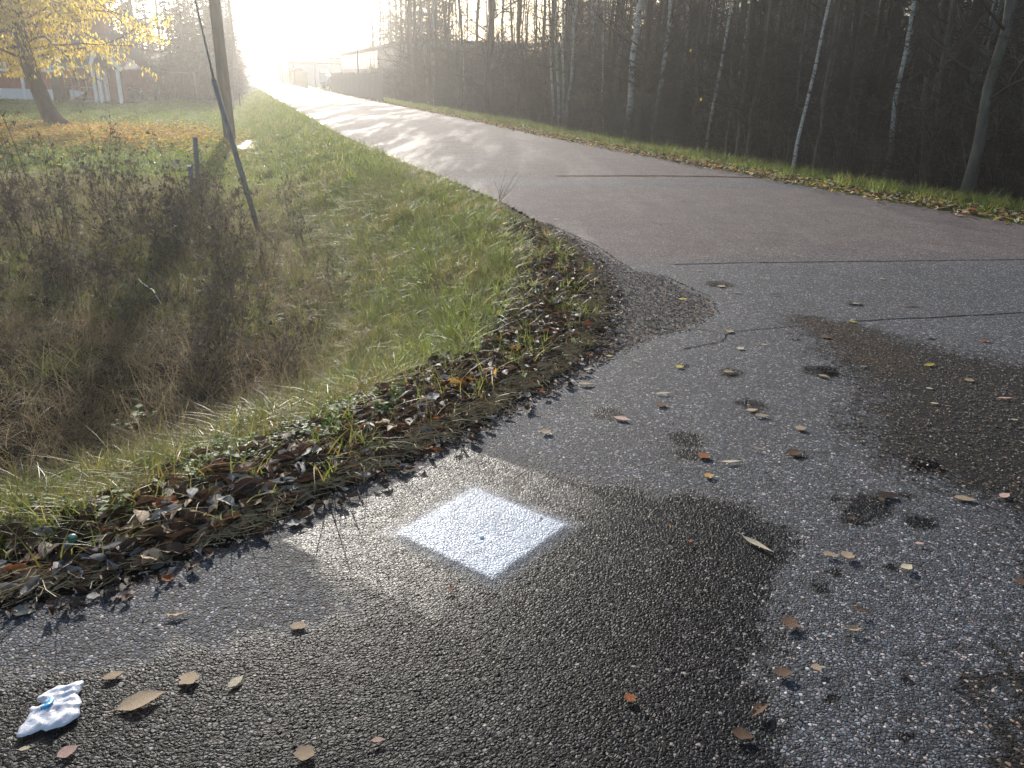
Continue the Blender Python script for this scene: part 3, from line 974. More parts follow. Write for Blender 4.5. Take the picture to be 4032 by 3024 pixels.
# ------------------------------------------------------------------ lone leaves on the asphalt and in the grass
LONE = [
 # px, py, length m, heading deg (in plan), kind, colour, curl, label
 (2985, 2150, .115, -52, 'willow', 'pale', .55, 'long pale yellow leaf on the dark wet asphalt right of the white square'),
 (2880, 1822, .085, 12, 'willow', 'pale', .55, 'slim cream leaf lying level on grey asphalt below the damp blotches'),
 (2615, 1552, .085, 5, 'willow', 'pale', .15, 'slim cream leaf on bluish asphalt left of the paired leaves'),
 (3000, 1640, .065, 0, 'oval', 'tan', .15, 'rear leaf of the overlapping pair with raised stalks on a damp spot'),
 (2962, 1618, .06, 20, 'oval', 'tan', .15, 'front leaf of the overlapping pair with raised stalks on a damp spot'),
 (3660, 1440, .075, 25, 'oval', 'yellow', .55, 'curled pale yellow leaf on the brown gravelly dirt streak'),
 (3360, 1270, .06, -35, 'oval', 'yellow', .15, 'yellow leaf where the short tar joint begins'),
 (3370, 1198, .06, 5, 'oval', 'pale', .55, 'cream leaf in a small wet ring above the tar joint'),
 (2690, 1180, .07, 15, 'oval', 'yellow', .15, 'bright yellow leaf on the brown gravel hollow at the torn edge'),
 (2840, 1130, .06, -40, 'lobed', 'tan', .55, 'tan lobed leaf on grey asphalt beyond the gravel hollow'),
 (2905, 1155, .055, -10, 'oval', 'grey', .15, 'small grey leaf with upright stalk near the dark curled one'),
 (3060, 1163, .11, 8, 'willow', 'dark', .95, 'long rolled dark red-brown leaf on the grey junction paving'),
 (2755, 1068, .075, 0, 'willow', 'tan', .15, 'tan strip leaf just below the long tar joint'),
 (2872, 1308, .05, 60, 'lobed', 'tan', .95, 'small upright leaf where the crack in the asphalt bends'),
 (2675, 1447, .045, 0, 'lobed', 'yellow', .55, 'small yellow lobed leaf in the middle of the grey asphalt'),
 (2505, 1425, .05, -35, 'willow', 'tan', .55, 'thin tan leaf near the torn asphalt lip'),
 (2915, 1375, .045, 20, 'lobed', 'pale', .55, 'tiny pale star-shaped leaf below the crack'),
 (3010, 1360, .045, 0, 'willow', 'pale', .15, 'tiny pale willow leaf right of the star-shaped one'),
 (2450, 1652, .075, -25, 'oval', 'pink', .15, 'pinkish oval leaf on asphalt above the damp patch'),
 (2400, 1405, .05, 5, 'oval', 'yellow', .15, 'pale yellow leaf on the paved lip beside the drift'),
 (2600, 1595, .055, 0, 'lobed', 'brown', .55, 'brown crumpled leaf left of the paired leaves'),
 (2310, 1515, .08, 10, 'oval', 'tan', .55, 'tan leaf at the foot of the drift near the torn lip'),
 (2148, 1705, .05, 35, 'lobed', 'tan', .95, 'small crumpled leaf above the top corner of the light square'),
 (3150, 1690, .05, 0, 'lobed', 'tan', .55, 'tan crumpled leaf above the round damp spot'),
 (3130, 1787, .07, 10, 'broad', 'brown', .55, 'reddish brown leaf sunk in a round damp spot'),
 (2980, 1770, .075, -35, 'willow', 'tan', .95, 'thin dry stalk-like leaf beside the round damp spot'),
 (2770, 1800, .055, 10, 'lobed', 'rust', .55, 'orange brown lobed leaf above the slim cream leaf'),
 (2790, 1877, .04, 0, 'lobed', 'orange', .55, 'small orange leaf below the slim cream leaf'),
 (2870, 1468, .06, 0, 'broad', 'tan', .55, 'flat tan leaf on the upper left damp blotch'),
 (3245, 1485, .06, -40, 'oval', 'tan', .55, 'wet tan leaf in the long dark blotch'),
 (3400, 1446, .045, 15, 'oval', 'grey', .15, 'small silvery leaf between the blotches and the dirt streak'),
 (3815, 1500, .05, 20, 'lobed', 'tan', .55, 'crumpled tan leaf on the dark dirt at the right'),
 (3660, 1533, .035, 0, 'oval', 'pale', .15, 'small square pale leaf on the dark dirt'),
 (3680, 1592, .04, -5, 'oval', 'pale', .15, 'small cream leaf on black wet dirt'),
 (3960, 1572, .09, 5, 'willow', 'pink', .55, 'long pinkish leaf on the dirt by the right edge'),
 (3993, 1657, .035, 0, 'oval', 'pale', .55, 'little cream leaf below the long pinkish one'),
 (3800, 1968, .075, -15, 'oval', 'tan', .15, 'olive tan leaf on black dirt beside the pink leaf'),
 (3955, 1955, .06, 35, 'oval', 'pink', .15, 'pink oval leaf on black dirt at the right'),
 (3500, 1955, .09, -5, 'oval', 'dark', .15, 'dark wet leaf flat on grey asphalt near the black dirt'),
 (3470, 1970, .03, 60, 'broad', 'brown', .15, 'small brown leaf touching the dark wet leaf'),
 (3345, 1985, .035, -15, 'willow', 'brown', .15, 'thin brown scrap left of the dark wet leaf'),
 (3355, 2045, .04, 0, 'oval', 'brown', .55, 'brown scrap in a black damp streak'),
 (3270, 2188, .05, -15, 'oval', 'tan', .15, 'greenish tan leaf beside a crumpled one on grey asphalt'),
 (3335, 2193, .045, 40, 'lobed', 'tan', .95, 'crumpled tan leaf beside the greenish one'),
 (3570, 2238, .045, 25, 'broad', 'pale', .55, 'cream shell-shaped leaf on grey asphalt at the right'),
 (3620, 2145, .03, 0, 'oval', 'pink', .15, 'tiny pinkish scrap above the cream shell-shaped leaf'),
 (3390, 2410, .06, -30, 'oval', 'brown', .95, 'dark brown curled leaf above the round shrivelled one'),
 (3360, 2482, .045, 0, 'broad', 'tan', .95, 'round shrivelled tan leaf on grey asphalt'),
 (3110, 2460, .05, 25, 'lobed', 'brown', .95, 'brown crumpled leaf at the border of wet and dry asphalt'),
 (3085, 2655, .05, 0, 'broad', 'brown', .55, 'squarish red-brown leaf at the border of wet and dry asphalt'),
 (3215, 2635, .028, 0, 'lobed', 'tan', .55, 'tiny star-shaped leaf right of the squarish brown one'),
 (4020, 2295, .04, 0, 'lobed', 'brown', .55, 'brown lobed leaf cut by the right edge of the view'),
 (2990, 2800, .07, 40, 'oval', 'brown', .95, 'wet brown folded leaf low on the dark asphalt'),
 (2925, 2900, .05, -20, 'broad', 'brown', .55, 'flat brown leaf lowest at the border of the dark asphalt'),
 (1180, 2470, .045, 0, 'broad', 'tan', .15, 'small round tan leaf on dark asphalt below the light square'),
 (700, 2422, .06, 20, 'oval', 'tan', .95, 'curled tan leaf with a cast shadow left of centre'),
 (560, 2765, .105, 32, 'oval', 'tan', .55, 'large veined tan leaf beside the white wrapper'),
 (495, 2345, .055, 30, 'oval', 'pink', .15, 'dull pink leaf on bluish asphalt near the drift'),
 (98, 2417, .058, 15, 'oval', 'pale', .15, 'cream oval leaf on bare soil at the left border'),
 (450, 2665, .05, 35, 'oval', 'tan', .15, 'thin tan leaf above the large veined leaf'),
 (745, 2680, .05, 20, 'lobed', 'tan', .55, 'crumpled tan leaf right of the large veined leaf'),
 (930, 2690, .045, 60, 'oval', 'pale', .15, 'pale leaf furthest right in the row beside the wrapper'),
 (100, 2955, .024, 20, 'oval', 'pale', .15, 'little yellow leaf below the white wrapper'),
 (270, 2965, .042, 45, 'broad', 'pink', .15, 'pinkish broad leaf at the bottom left'),
 (1200, 2975, .045, 60, 'lobed', 'tan', .95, 'twisted tan leaf at the bottom edge'),
 (1490, 2920, .03, 10, 'oval', 'pink', .15, 'small pink scrap near the bottom middle'),
 (2480, 2755, .03, 30, 'lobed', 'rust', .55, 'small rust leaf low on the dark asphalt'),
 (2195, 865, .09, 0, 'willow', 'pale', .15, 'pale leaf on the road beside the corner of the bank'),
 (2070, 920, .05, 0, 'oval', 'tan', .55, 'tan leaf on the near lane of the road'),
 (2700, 640, .08, 0, 'oval', 'brown', .55, 'dark leaf on the far lane near the verge'),
 (2690, 792, .09, 0, 'oval', 'rust', .55, 'rust brown leaf in the middle of the road'),
 (2265, 755, .07, 10, 'oval', 'dark', .55, 'dark leaf on the road beyond the bank corner'),
 (3475, 1100, .06, 0, 'oval', 'tan', .15, 'tan leaf on the dull stripe of the junction'),
 (3590, 1205, .10, 5, 'willow', 'brown', .15, 'long brown scrap near the short tar joint'),
 (3880, 1345, .06, -10, 'oval', 'rust', .15, 'rust scrap below the short tar joint'),
 (3250, 1330, .06, -15, 'lobed', 'brown', .15, 'brown flattened leaf at the top of the dirt streak'),
]
NUMS = {}
for (px, py, ln, hd, kd, cl, cu, lb) in LONE:
    p = flat(px, py)
    o = ob('fallen_leaf', LV[(kd, cl, cu)])
    o.location = (p[0], p[1], .007)
    o.rotation_euler = (random.Random(px).uniform(-.05, .05), random.Random(py).uniform(-.05, .05), math.radians(hd))
    s = ln * 1.12
    o.scale = (s, s, s * .24)
    tag(o, lb, 'leaf')
GRASSLEAF = [
 (1600, 1062, .13, 0, 'lobed', 'yellow', .15, 'bright yellow leaf on top of the green grass bank'),
 (1860, 1150, .09, 55, 'willow', 'rust', .55, 'rust red leaf standing in the grass near the leaf drift'),
 (1405, 910, .10, 30, 'oval', 'yellow', .15, 'yellow leaf high on the green bank'),
 (1080, 1318, .10, 0, 'lobed', 'yellow', .15, 'yellow-green leaf low in the hollow of the bank'),
 (1055, 1165, .09, 80, 'broad', 'orange', .55, 'orange leaf hanging in the dry grass of the ditch'),
 (240, 1860, .15, -8, 'oval', 'orange', .15, 'large orange-yellow leaf lying on the yellow grass'),
 (1785, 1548, .10, 5, 'oval', 'orange', .55, 'big orange leaf on the dark drift above the light square'),
 (1212, 1680, .055, 85, 'broad', 'pale', .55, 'pale cream leaf standing upright in the drift'),
 (2190, 1100, .09, 0, 'willow', 'orange', .15, 'orange leaf among black leaves at the drift corner'),
 (2320, 1115, .07, 40, 'lobed', 'orange', .55, 'orange lobed leaf at the outer rim of the drift'),
 (2310, 1335, .06, 40, 'lobed', 'rust', .15, 'bright red-orange lobed leaf at the drift rim'),
 (1955, 1510, .07, 80, 'oval', 'orange', .95, 'orange-brown curled leaf on the drift, pointing up'),
 (505, 2060, .08, -35, 'oval', 'green', .15, 'green leaf lying on dark leaves below the yellow grass'),
 (1240, 1010, .08, 0, 'oval', 'rust', .55, 'rust leaf in the grass above the hollow'),
 (1960, 870, .09, 0, 'oval', 'orange', .55, 'orange leaf in the grass close to the road corner'),
]
for (px, py, ln, hd, kd, cl, cu, lb) in GRASSLEAF:
    p = G(px, py)
    o = ob('fallen_leaf', LV[(kd, cl, cu)])
    up = 0.10 if py < 1400 else .05
    o.location = (p.x, p.y, p.z + up)
    st = hd in (80, 85, 55)
    o.rotation_euler = (0.5 if st else .35, math.radians(-hd) if st else -.1, 0.3 if st else math.radians(hd))
    o.scale = (ln,) * 3
    tag(o, lb, 'leaf')

nk = 420
cx_ = rng.uniform(-1.4, 5, nk); cy_ = 1.2 + rng.rand(nk) ** 1.2 * 9
m = inside(np.stack([cx_, cy_], 1), PAVED); cx_, cy_ = cx_[m], cy_[m]; nk = len(cx_)
scatter('leaf_crumbs', np.column_stack([cx_, cy_, np.full(nk, .007)]), leaf_rot(nk, .12), rng.uniform(.006, .022, nk), rng.choice(len(kinds_mass), nk), [LV[k_] for k_ in kinds_mass],
        'tiny broken leaf crumbs scattered over the asphalt', 'leaf crumbs')

# straw lying along the edge
M_STRAW = simple('straw', (.36, .27, .14), .6, var=.35, scale=20, trans=.2)
def straw(seed):
    r = np.random.RandomState(seed); mb = MB()
    for k in range(7):
        a = r.normal(0, .5); l = r.uniform(.05, .16)
        c_ = np.array([r.normal(0, .03), r.normal(0, .02), .004 + r.rand() * .012])
        d_ = np.array([math.cos(a), math.sin(a), r.normal(0, .05)]) * l / 2
        mid_ = c_ + np.array([-d_[1], d_[0], 0]) * r.normal(0, .2)
        mb.tube([c_ - d_, mid_, c_ + d_], r.uniform(.0009, .0018), 3, cap=False)
    return mb.build('straw_wisp', M_STRAW)
SV = [straw(s) for s in range(5)]
x, y, d = along_edge(520, 0, S_END, .04, .16, 1)
xb = np.interp(rng.uniform(0, S_END, 1), L, edge_pts[:, 0])
ang = np.arctan2(*(np.diff(np.array([edge_pts[0], edge_pts[8]]), axis=0)[0][::-1]))
nk = len(x)
scatter('straw', np.column_stack([x, y, np.full(nk, .008)]), np.column_stack([np.zeros(nk), np.zeros(nk), ang + rng.normal(0, .45, nk)]), rng.uniform(.7, 1.3, nk), rng.randint(0, 5, nk), SV,
        'thin dry straw lying along the rim of the asphalt', 'straw')

# loose grit and stones
M_GRIT = simple('grit_stone', (.16, .13, .115), .8, var=.5, scale=60)
def pebble(seed, mat=None):
    r = np.random.RandomState(seed)
    import itertools
    t_ = (1 + 5 ** .5) / 2
    V = np.array([(-1, t_, 0), (1, t_, 0), (-1, -t_, 0), (1, -t_, 0), (0, -1, t_), (0, 1, t_), (0, -1, -t_), (0, 1, -t_), (t_, 0, -1), (t_, 0, 1), (-t_, 0, -1), (-t_, 0, 1)])
    F = [(0, 11, 5), (0, 5, 1), (0, 1, 7), (0, 7, 10), (0, 10, 11), (1, 5, 9), (5, 11, 4), (11, 10, 2), (10, 7, 6), (7, 1, 8), (3, 9, 4), (3, 4, 2), (3, 2, 6), (3, 6, 8), (3, 8, 9), (4, 9, 5), (2, 4, 11), (6, 2, 10), (8, 6, 7), (9, 8, 1)]
    V = V / 1.9 * r.uniform(.65, 1.25, (12, 1)) * np.array([1, r.uniform(.6, .9), .6])
    return mesh('pebble', V * .5, F, mat or M_GRIT, False)
PV = [pebble(s) for s in range(6)]
M_GRITL = simple('pale_grit_stone', (.34, .32, .31), .7, var=.4, scale=60)
PV += [pebble(20 + s, M_GRITL) for s in range(3)]
gp = []
x, y = rand_area(60000, -.3, 3.2, 3.5, 9.5)
P2 = np.stack([x, y], 1)
m = (sdist(P2, GRAVEL) < .03) & inside(P2, PAVED)
xa, ya = x[m][:9000], y[m][:9000]
x, y = rand_area(30000, 1.5, 5.5, 2.5, 6)
P2 = np.stack([x, y], 1)
m = (sdist(P2, DIRT) < .05) & (rng.rand(len(x)) < .5)
xb, yb = x[m][:6000], y[m][:6000]
xc, yc, _ = along_edge(2500, 0, S_END, -.02, .10)
xd, yd = rand_area(1500, -1.5, 4, 1.2, 8)
m = inside(np.stack([xd, yd], 1), PAVED)
xd, yd = xd[m], yd[m]
x = np.concatenate([xa, xb, xc, xd]); y = np.concatenate([ya, yb, yc, yd])
sc_ = np.concatenate([rng.uniform(.006, .018, len(xa)), rng.uniform(.005, .012, len(xb)), rng.uniform(.005, .013, len(xc)), rng.uniform(.004, .009, len(xd))])
zb = np.where(sdist(np.stack([x, y], 1), GRAVEL) < 0, -.010, .002)
nk = len(x)
scatter('grit', np.column_stack([x, y, zb + sc_ * .15]), leaf_rot(nk, .4), sc_, rng.randint(0, 9, nk), PV, 'brown and grey loose grit in the gravel hollow and along the paving rim', 'grit')

# ------------------------------------------------------------------ painted square with survey nail
root = empty('painted_square', (C0[0], C0[1], 0.0075))
tag(root, 'white spray painted square with blurred edges on the dark asphalt', 'painted marking')
g_ = np.linspace(-.31, .31, 30)
X_, Y_ = np.meshgrid(g_, g_)
U_ = X_.ravel(); V_ = Y_.ravel()
xx = U_ * math.cos(TH) + V_ * math.sin(TH); yy_ = U_ * math.sin(TH) - V_ * math.cos(TH)
zz = wob(xx + C0[0], yy_ + C0[1], .6) * .004
idx = np.arange(900).reshape(30, 30)
Fp = np.stack([idx[:-1, :-1], idx[:-1, 1:], idx[1:, 1:], idx[1:, :-1]], -1).reshape(-1, 4)[:, ::-1]
ob('paint_layer', mesh('paint_layer', np.column_stack([xx, yy_, zz]), Fp, M_PAINT), root)
M_NAIL = simple('painted_nail', (.78, .8, .8), .4, var=.1)
mb = MB()
mb.tube([(0, 0, -.01), (0, 0, .0), (0, 0, .0025), (0, 0, .003)], [.009, .009, .007, .003], 14)
nl = ob('nail_head', mb.build('nail_head', M_NAIL, True), root, (.0, -.06, .002))

# ------------------------------------------------------------------ white crumpled wrapper
def wrapper():
    out = [(255, 1210), (300, 1090), (420, 950), (475, 850), (460, 790), (500, 745), (620, 760), (740, 715), (660, 710), (570, 640), (600, 600), (780, 480), (930, 420), (1060, 410), (1210, 360), (1300, 350), (1290, 410),
           (1260, 430), (1250, 500), (1200, 570), (1240, 610), (1275, 700), (1230, 770), (1245, 880), (1100, 980), (1000, 1040), (850, 1095), (720, 1130), (640, 1100), (500, 1165), (330, 1225)]
    P = np.array([flat(a * .2556, 2600 + b * .2556) for a, b in out])
    c0 = P.mean(0)
    poly = P - c0
    r = np.random.RandomState(3)
    mn, mx = poly.min(0), poly.max(0)
    st = .0055
    gx = np.arange(mn[0] - st, mx[0] + st, st); gy = np.arange(mn[1] - st, mx[1] + st, st)
    X, Y = np.meshgrid(gx, gy)
    Q = np.stack([X.ravel(), Y.ravel()], 1)
    Q = Q + r.normal(0, st * .12, Q.shape)
    idx = np.arange(len(Q)).reshape(len(gy), len(gx))
    F = np.stack([idx[:-1, :-1], idx[:-1, 1:], idx[1:, 1:], idx[1:, :-1]], -1).reshape(-1, 4)
    F = F[inside(Q[F].mean(1), poly)]
    us = np.unique(F); rm = np.full(len(Q), -1); rm[us] = np.arange(len(us)); Q = Q[us]; F = rm[F]
    # snap the rim to the outline
    sdv = sdist(Q, poly)
    A_ = poly; B_ = np.roll(poly, -1, 0)
    for i in np.where(np.abs(sdv) < st * .95)[0]:
        q_ = Q[i]; best = None
        for a_, b_ in zip(A_, B_):
            t2 = min(1, max(0, float((q_ - a_) @ (b_ - a_) / ((b_ - a_) @ (b_ - a_) + 1e-12))))
            c_ = a_ + t2 * (b_ - a_); dq = np.hypot(*(c_ - q_))
            if best is None or dq < best[0]: best = (dq, c_)
        Q[i] = best[1]
    # crumple: ridges from folded planes
    z = np.zeros(len(Q))
    for k in range(34):
        a = r.uniform(0, math.pi); a = a * .35 + .5 if k % 2 else a
        off = r.uniform(-.09, .09)
        dd = Q[:, 0] * -math.sin(a) + Q[:, 1] * math.cos(a) - off
        z += r.uniform(.3, 1) * .0042 * np.maximum(0, 1 - np.abs(dd) / r.uniform(.005, .016))
    ed = np.clip(-sdv / .012, 0, 1)
    z = .002 + z * (.45 + .45 * ed) * .75 + .003 * ed
    return c0, Q, F, z, sdv
c0, Q, Fw, zw, sdw = wrapper()
root = empty('plastic_wrapper', (c0[0], c0[1], .004))
tag(root, 'crumpled white plastic wrapper with a blue stripe on the asphalt', 'wrapper')
t = NT('white_film')
Pn = t.n('TexCoord').outputs['Object']
dirtm = t.smooth(t.noise(Pn, 60, 5, .75), .56, .66)
colw = t.mix(t.math('MULTIPLY', dirtm, .6), (.84, .86, .93), (.20, .155, .13))
t.bsdf(colw, .3, 0, .6, t.bump(t.noise(Pn, 45, 5, .7, 1.2), .5, .004), .35)
M_FILM = t.m
_nt = t
M_BLUE = simple('blue_print', (.03, .32, .62), .35, var=.2)
sheet = ob('film_sheet', mesh('film_sheet', np.column_stack([Q, zw]), Fw, M_FILM), root)
mod = sheet.modifiers.new('thick', 'SOLIDIFY'); mod.thickness = .0012
Ps_ = [flat(a * .2556, 2600 + b * .2556) - c0 for a, b in ((640, 815), (740, 780), (790, 710), (815, 640))]
V = []
for i, p in enumerate(Ps_):
    w = [.006, .009, .009, .003][i]
    d_ = Ps_[min(i + 1, 3)] - Ps_[max(i - 1, 0)]; d_ /= np.linalg.norm(d_)
    for s_ in (1, -1):
        q = p + np.array([-d_[1], d_[0]]) * w * s_
        k = np.argmin(np.hypot(*(Q - q).T))
        V.append((q[0], q[1], zw[k] + .004))
st_ = ob('blue_stripe', mesh('blue_stripe', V, [(0, 1, 3, 2), (2, 3, 5, 4), (4, 5, 7, 6)], M_BLUE), root)
mod = st_.modifiers.new('thick', 'SOLIDIFY'); mod.thickness = .0008

# ------------------------------------------------------------------ green bottle cap
p = G(305, 2222)
root = empty('bottle_cap', (p.x, p.y, p.z + .078), .6)
root.rotation_euler = (.35, .1, .75)
tag(root, 'small green bottle cap with blue-white print half under a brown leaf', 'bottle cap')
M_CAP = simple('green_enamel', (.012, .10, .06), .3, var=.15)
M_PRINT = simple('pale_print', (.45, .6, .72), .4, var=.1)
prof = [(.0165, -.006), (.0160, -.001), (.0150, .0012), (.0125, .002), (0.0001, .0022)]
nseg = 42
V = []; F = []
for i, (rr, zz) in enumerate(prof):
    for j in range(nseg):
        a = j * 2 * math.pi / nseg
        q = rr * (1 + (.045 * math.cos(21 * a) if i == 0 else 0))
        V.append((q * math.cos(a), q * math.sin(a), zz))
for i in range(len(prof) - 1):
    for j in range(nseg):
        k = (j + 1) % nseg
        F.append((i * nseg + j, i * nseg + k, (i + 1) * nseg + k, (i + 1) * nseg + j))
ob('cap_shell', mesh('cap_shell', V, F, M_CAP), root)
mb = MB()
r = random.Random(5)
for rowi, (yy0, w0) in enumerate(((.0045, .017), (0.0002, .014), (-.0045, .012))):
    xx0 = -w0 / 2
    while xx0 < w0 / 2:
        lw = .0022
        mb.box((xx0, yy0, .0026), (.0006, .0030, .0004))
        mb.box((xx0 + .0008, yy0 + r.choice((-.0013, 0, .0013)), .0026), (.0014, .0006, .0004))
        if r.random() < .6: mb.box((xx0 + .0014, yy0, .0026), (.0005, .0028, .0004))
        xx0 += .0027
ob('cap_print', mb.build('cap_print', M_PRINT), root)

# ------------------------------------------------------------------ trees
def bark(name, c1, c2, scale=6, stretch=.25, birch=False):
    t = NT(name)
    P = t.n('TexCoord').outputs['Object']
    if birch:
        b = t.noise(t.mapping(P, scale=(1.2, 1.2, 5.0)), 3.5, 5, .7)
        c = t.ramp(b, [(.38, c2), (.47, c1), (.8, tuple(min(1, v * 1.15) for v in c1))])
        low = t.n('SeparateXYZ'); t.link(P, low.inputs[0])
    else:
        b = t.noise(t.mapping(P, scale=(1, 1, stretch)), scale, 6, .7)
        c = t.ramp(b, [(.35, c2), (.65, c1)])
    moss = t.smooth(t.noise(P, 1.3, 4, .6), .52, .68)
    c = t.mix(t.math('MULTIPLY', moss, .45), c, (.07, .085, .045))
    t.bsdf(c, .8, 0, .25, t.bump(b, .8, .02))
    return t.m
M_BIRCH = bark('birch_bark', (.58, .56, .52), (.05, .045, .04), birch=True)
M_ALDER = bark('grey_bark', (.17, .17, .15), (.07, .066, .055))
M_BROWN = bark('brown_bark', (.085, .065, .05), (.03, .023, .018))
M_THIN = bark('young_bark', (.19, .165, .135), (.06, .05, .04))
M_TWIG = simple('twig_bark', (.034, .026, .021), .7, var=.45, scale=1.5)
M_TWIGL = simple('pale_twig_bark', (.17, .14, .115), .7, var=.4, scale=1.5)

def wander(r, p, d, L_, n, wig, up=0.0):
    pts = [np.array(p, float)]
    d = np.array(d, float); d /= np.linalg.norm(d)
    for i in range(n):
        d = d + r.normal(0, wig, 3) + np.array([0, 0, up])
        d /= np.linalg.norm(d)
        pts.append(pts[-1] + d * L_ / n)
    return np.array(pts), d

def tree_meshes(seed, h, rad, mat, lean=(0, 0), nbr=34, first=.12, twigs=5, blen=.2, droop=0.0):
    r = np.random.RandomState(seed)
    mb = MB()
    n = 14
    P = [np.array([0, 0, -.15])]
    for i in range(1, n + 1):
        k = i / n
        P.append(np.array([lean[0] * h * k + r.normal(0, .02) * h * .12, lean[1] * h * k + r.normal(0, .02) * h * .12, h * k]))
    P = np.array(P)
    R = rad * (1 - np.linspace(0, 1, n + 1)) ** .75 + .006
    R[0] *= 1.35
    mb.tube(P, R, 10)
    tr = mb.build('trunk', mat, True)
    cb = MB()
    for b in range(nbr):
        k = first + (1 - first) * r.rand() ** 1.15
        p0 = np.array([np.interp(k, np.linspace(0, 1, n + 1), P[:, j]) for j in range(3)])
        a = r.uniform(0, 6.283)
        d = np.array([math.cos(a), math.sin(a), r.uniform(.1, 1.0)])
        Lb = blen * h * (1.05 - k * .75) * r.uniform(.5, 1.2)
        pts, dd = wander(r, p0, d, Lb, 5, .22, .05 - droop)
        r0 = np.interp(k, np.linspace(0, 1, n + 1), R) * .38
        cb.tube(pts, np.linspace(r0, .004, 6), 4, cap=False)
        for q in range(twigs):
            j = r.randint(1, 5)
            d2 = pts[j + 1 if j < 5 else 5] - pts[j] + r.normal(0, .6, 3) * np.linalg.norm(pts[1] - pts[0])
            p2, _ = wander(r, pts[j], d2, Lb * r.uniform(.3, .6), 3, .3, .04 - droop)
            cb.tube(p2, np.linspace(.006, .002, 4), 3, cap=False)
            for w in range(2):
                jj = r.randint(1, 3)
                d3 = d2 / np.linalg.norm(d2) + r.normal(0, .7, 3)
                p3, _ = wander(r, p2[jj], d3, Lb * r.uniform(.15, .3), 2, .3, .02 - droop)
                cb.tube(p3, [.0035, .0025, .0015], 3, cap=False)
    cr = cb.build('crown', M_TWIG, True)
    return tr, cr

VAR = {
 'birch_a': tree_meshes(1, 15, .085, M_BIRCH, (.02, 0), 44, .15, 5, .15),
 'birch_b': tree_meshes(2, 14, .06, M_BIRCH, (-.05, .01), 40, .12, 5, .15),
 'birch_thin': tree_meshes(3, 11, .035, M_BIRCH, (-.07, 0), 34, .2, 4, .14),
 'birch_big': tree_meshes(4, 18, .12, M_BIRCH, (0, .01), 50, .18, 5, .15),
 'grey_a': tree_meshes(5, 15, .12, M_ALDER, (.01, 0), 46, .1, 6, .17),
 'grey_b': tree_meshes(6, 13, .085, M_ALDER, (.12, .02), 42, .1, 6, .18),
 'brown_a': tree_meshes(7, 14, .10, M_BROWN, (-.02, 0), 46, .08, 6, .18),
 'brown_thin': tree_meshes(8, 9, .035, M_THIN, (.05, 0), 40, .06, 5, .2),
}
def tree(name, var, x, y, rz, s, label, cat='tree', group=None, z=None):
    if z is None: z = float(height(x, y)[0])
    e = empty(name, (x, y, z), rz)
    e.scale = (s, s, s)
    ob('trunk', VAR[var][0], e); ob('crown', VAR[var][1], e)
    tag(e, label, cat, group)
    return e

NAMED = [  # foot px, variant, rz, scale, label
 (2464, 512, 'birch_a', .4, 1.15, 'white-barked birch standing alone at the wood edge, the thickest birch there'),
 (2572, 500, 'birch_b', 2.6, 1.1, 'slightly crooked white birch right of the thickest birch'),
 (2178, 486, 'birch_thin', 0.0, 1.2, 'outermost thin birch of the leaning clump, bending furthest to the road end'),
 (2200, 487, 'birch_thin', .25, 1.15, 'second thin birch of the leaning clump at the wood edge'),
 (2215, 488, 'birch_thin', .9, 1.1, 'middle thin birch of the leaning clump at the wood edge'),
 (2224, 490, 'birch_b', 3.6, .9, 'tallest and straightest birch of the leaning clump'),
 (1705, 405, 'birch_thin', 1.9, 1.2, 'lone thin pale birch leaning before the dark thicket far along the road'),
 (3126, 640, 'birch_thin', 3.1, .9, 'very thin white stem rising from the grass verge'),
 (3205, 660, 'brown_thin', 1.1, .8, 'thin dark stem right of the very thin white one'),
 (2862, 600, 'brown_thin', 2.1, .9, 'thin dark sapling at the verge, first of three close together'),
 (2900, 606, 'brown_thin', 3.9, 1.0, 'thin dark sapling at the verge, middle one of three close together'),
 (2935, 612, 'brown_thin', 5.2, .9, 'thin dark sapling at the verge, last of three close together'),
 (3600, 575, 'grey_a', .2, .56, 'straight grey trunk, first of the stout group at the right'),
 (3650, 570, 'grey_a', 2.2, .62, 'stout grey trunk in the middle of the group at the right'),
 (3700, 590, 'grey_b', 5.9, .55, 'grey trunk leaning gently outwards in the stout group'),
 (3740, 588, 'grey_b', .1, .75, 'thick mossy grey trunk leaning strongly right'),
 (3500, 600, 'birch_thin', 4.4, 1.1, 'slender grey-white stem left of the stout group'),
 (3440, 540, 'brown_a', 1.0, .8, 'dim dark trunk behind the slender stem'),
 (3250, 520, 'grey_b', 2.8, .9, 'dim grey trunk leaning left in the middle of the dark wood'),
 (2680, 520, 'birch_b', .8, .85, 'dim thin birch deeper in behind the crooked one'),
 (2730, 515, 'birch_thin', 2.2, 1.1, 'dim slim birch deepest right of the crooked one'),
]
def wood_at(px, py, t_):
    d = ray(px, py)[:2]
    k = (t_ + R0 @ RN) / (d @ RN)
    q = d * k
    return Vector((q[0], q[1], float(height(q[0], q[1])[0])))
R0 = np.array([6.35, 10.16])
for (px, py, var, rz, s, lb) in NAMED:
    p = wood_at(px, py, 3.6 if 'stout' in lb or 'mossy' in lb else 5.5 if 'dim' in lb else 2.3 if ('sapling' in lb or 'very thin' in lb) else 2.9)
    tree('birch_tree' if 'birch' in var else 'alder_tree' if 'grey' in var else 'bare_tree', var, p.x, p.y, rz, s, lb, z=p.z)
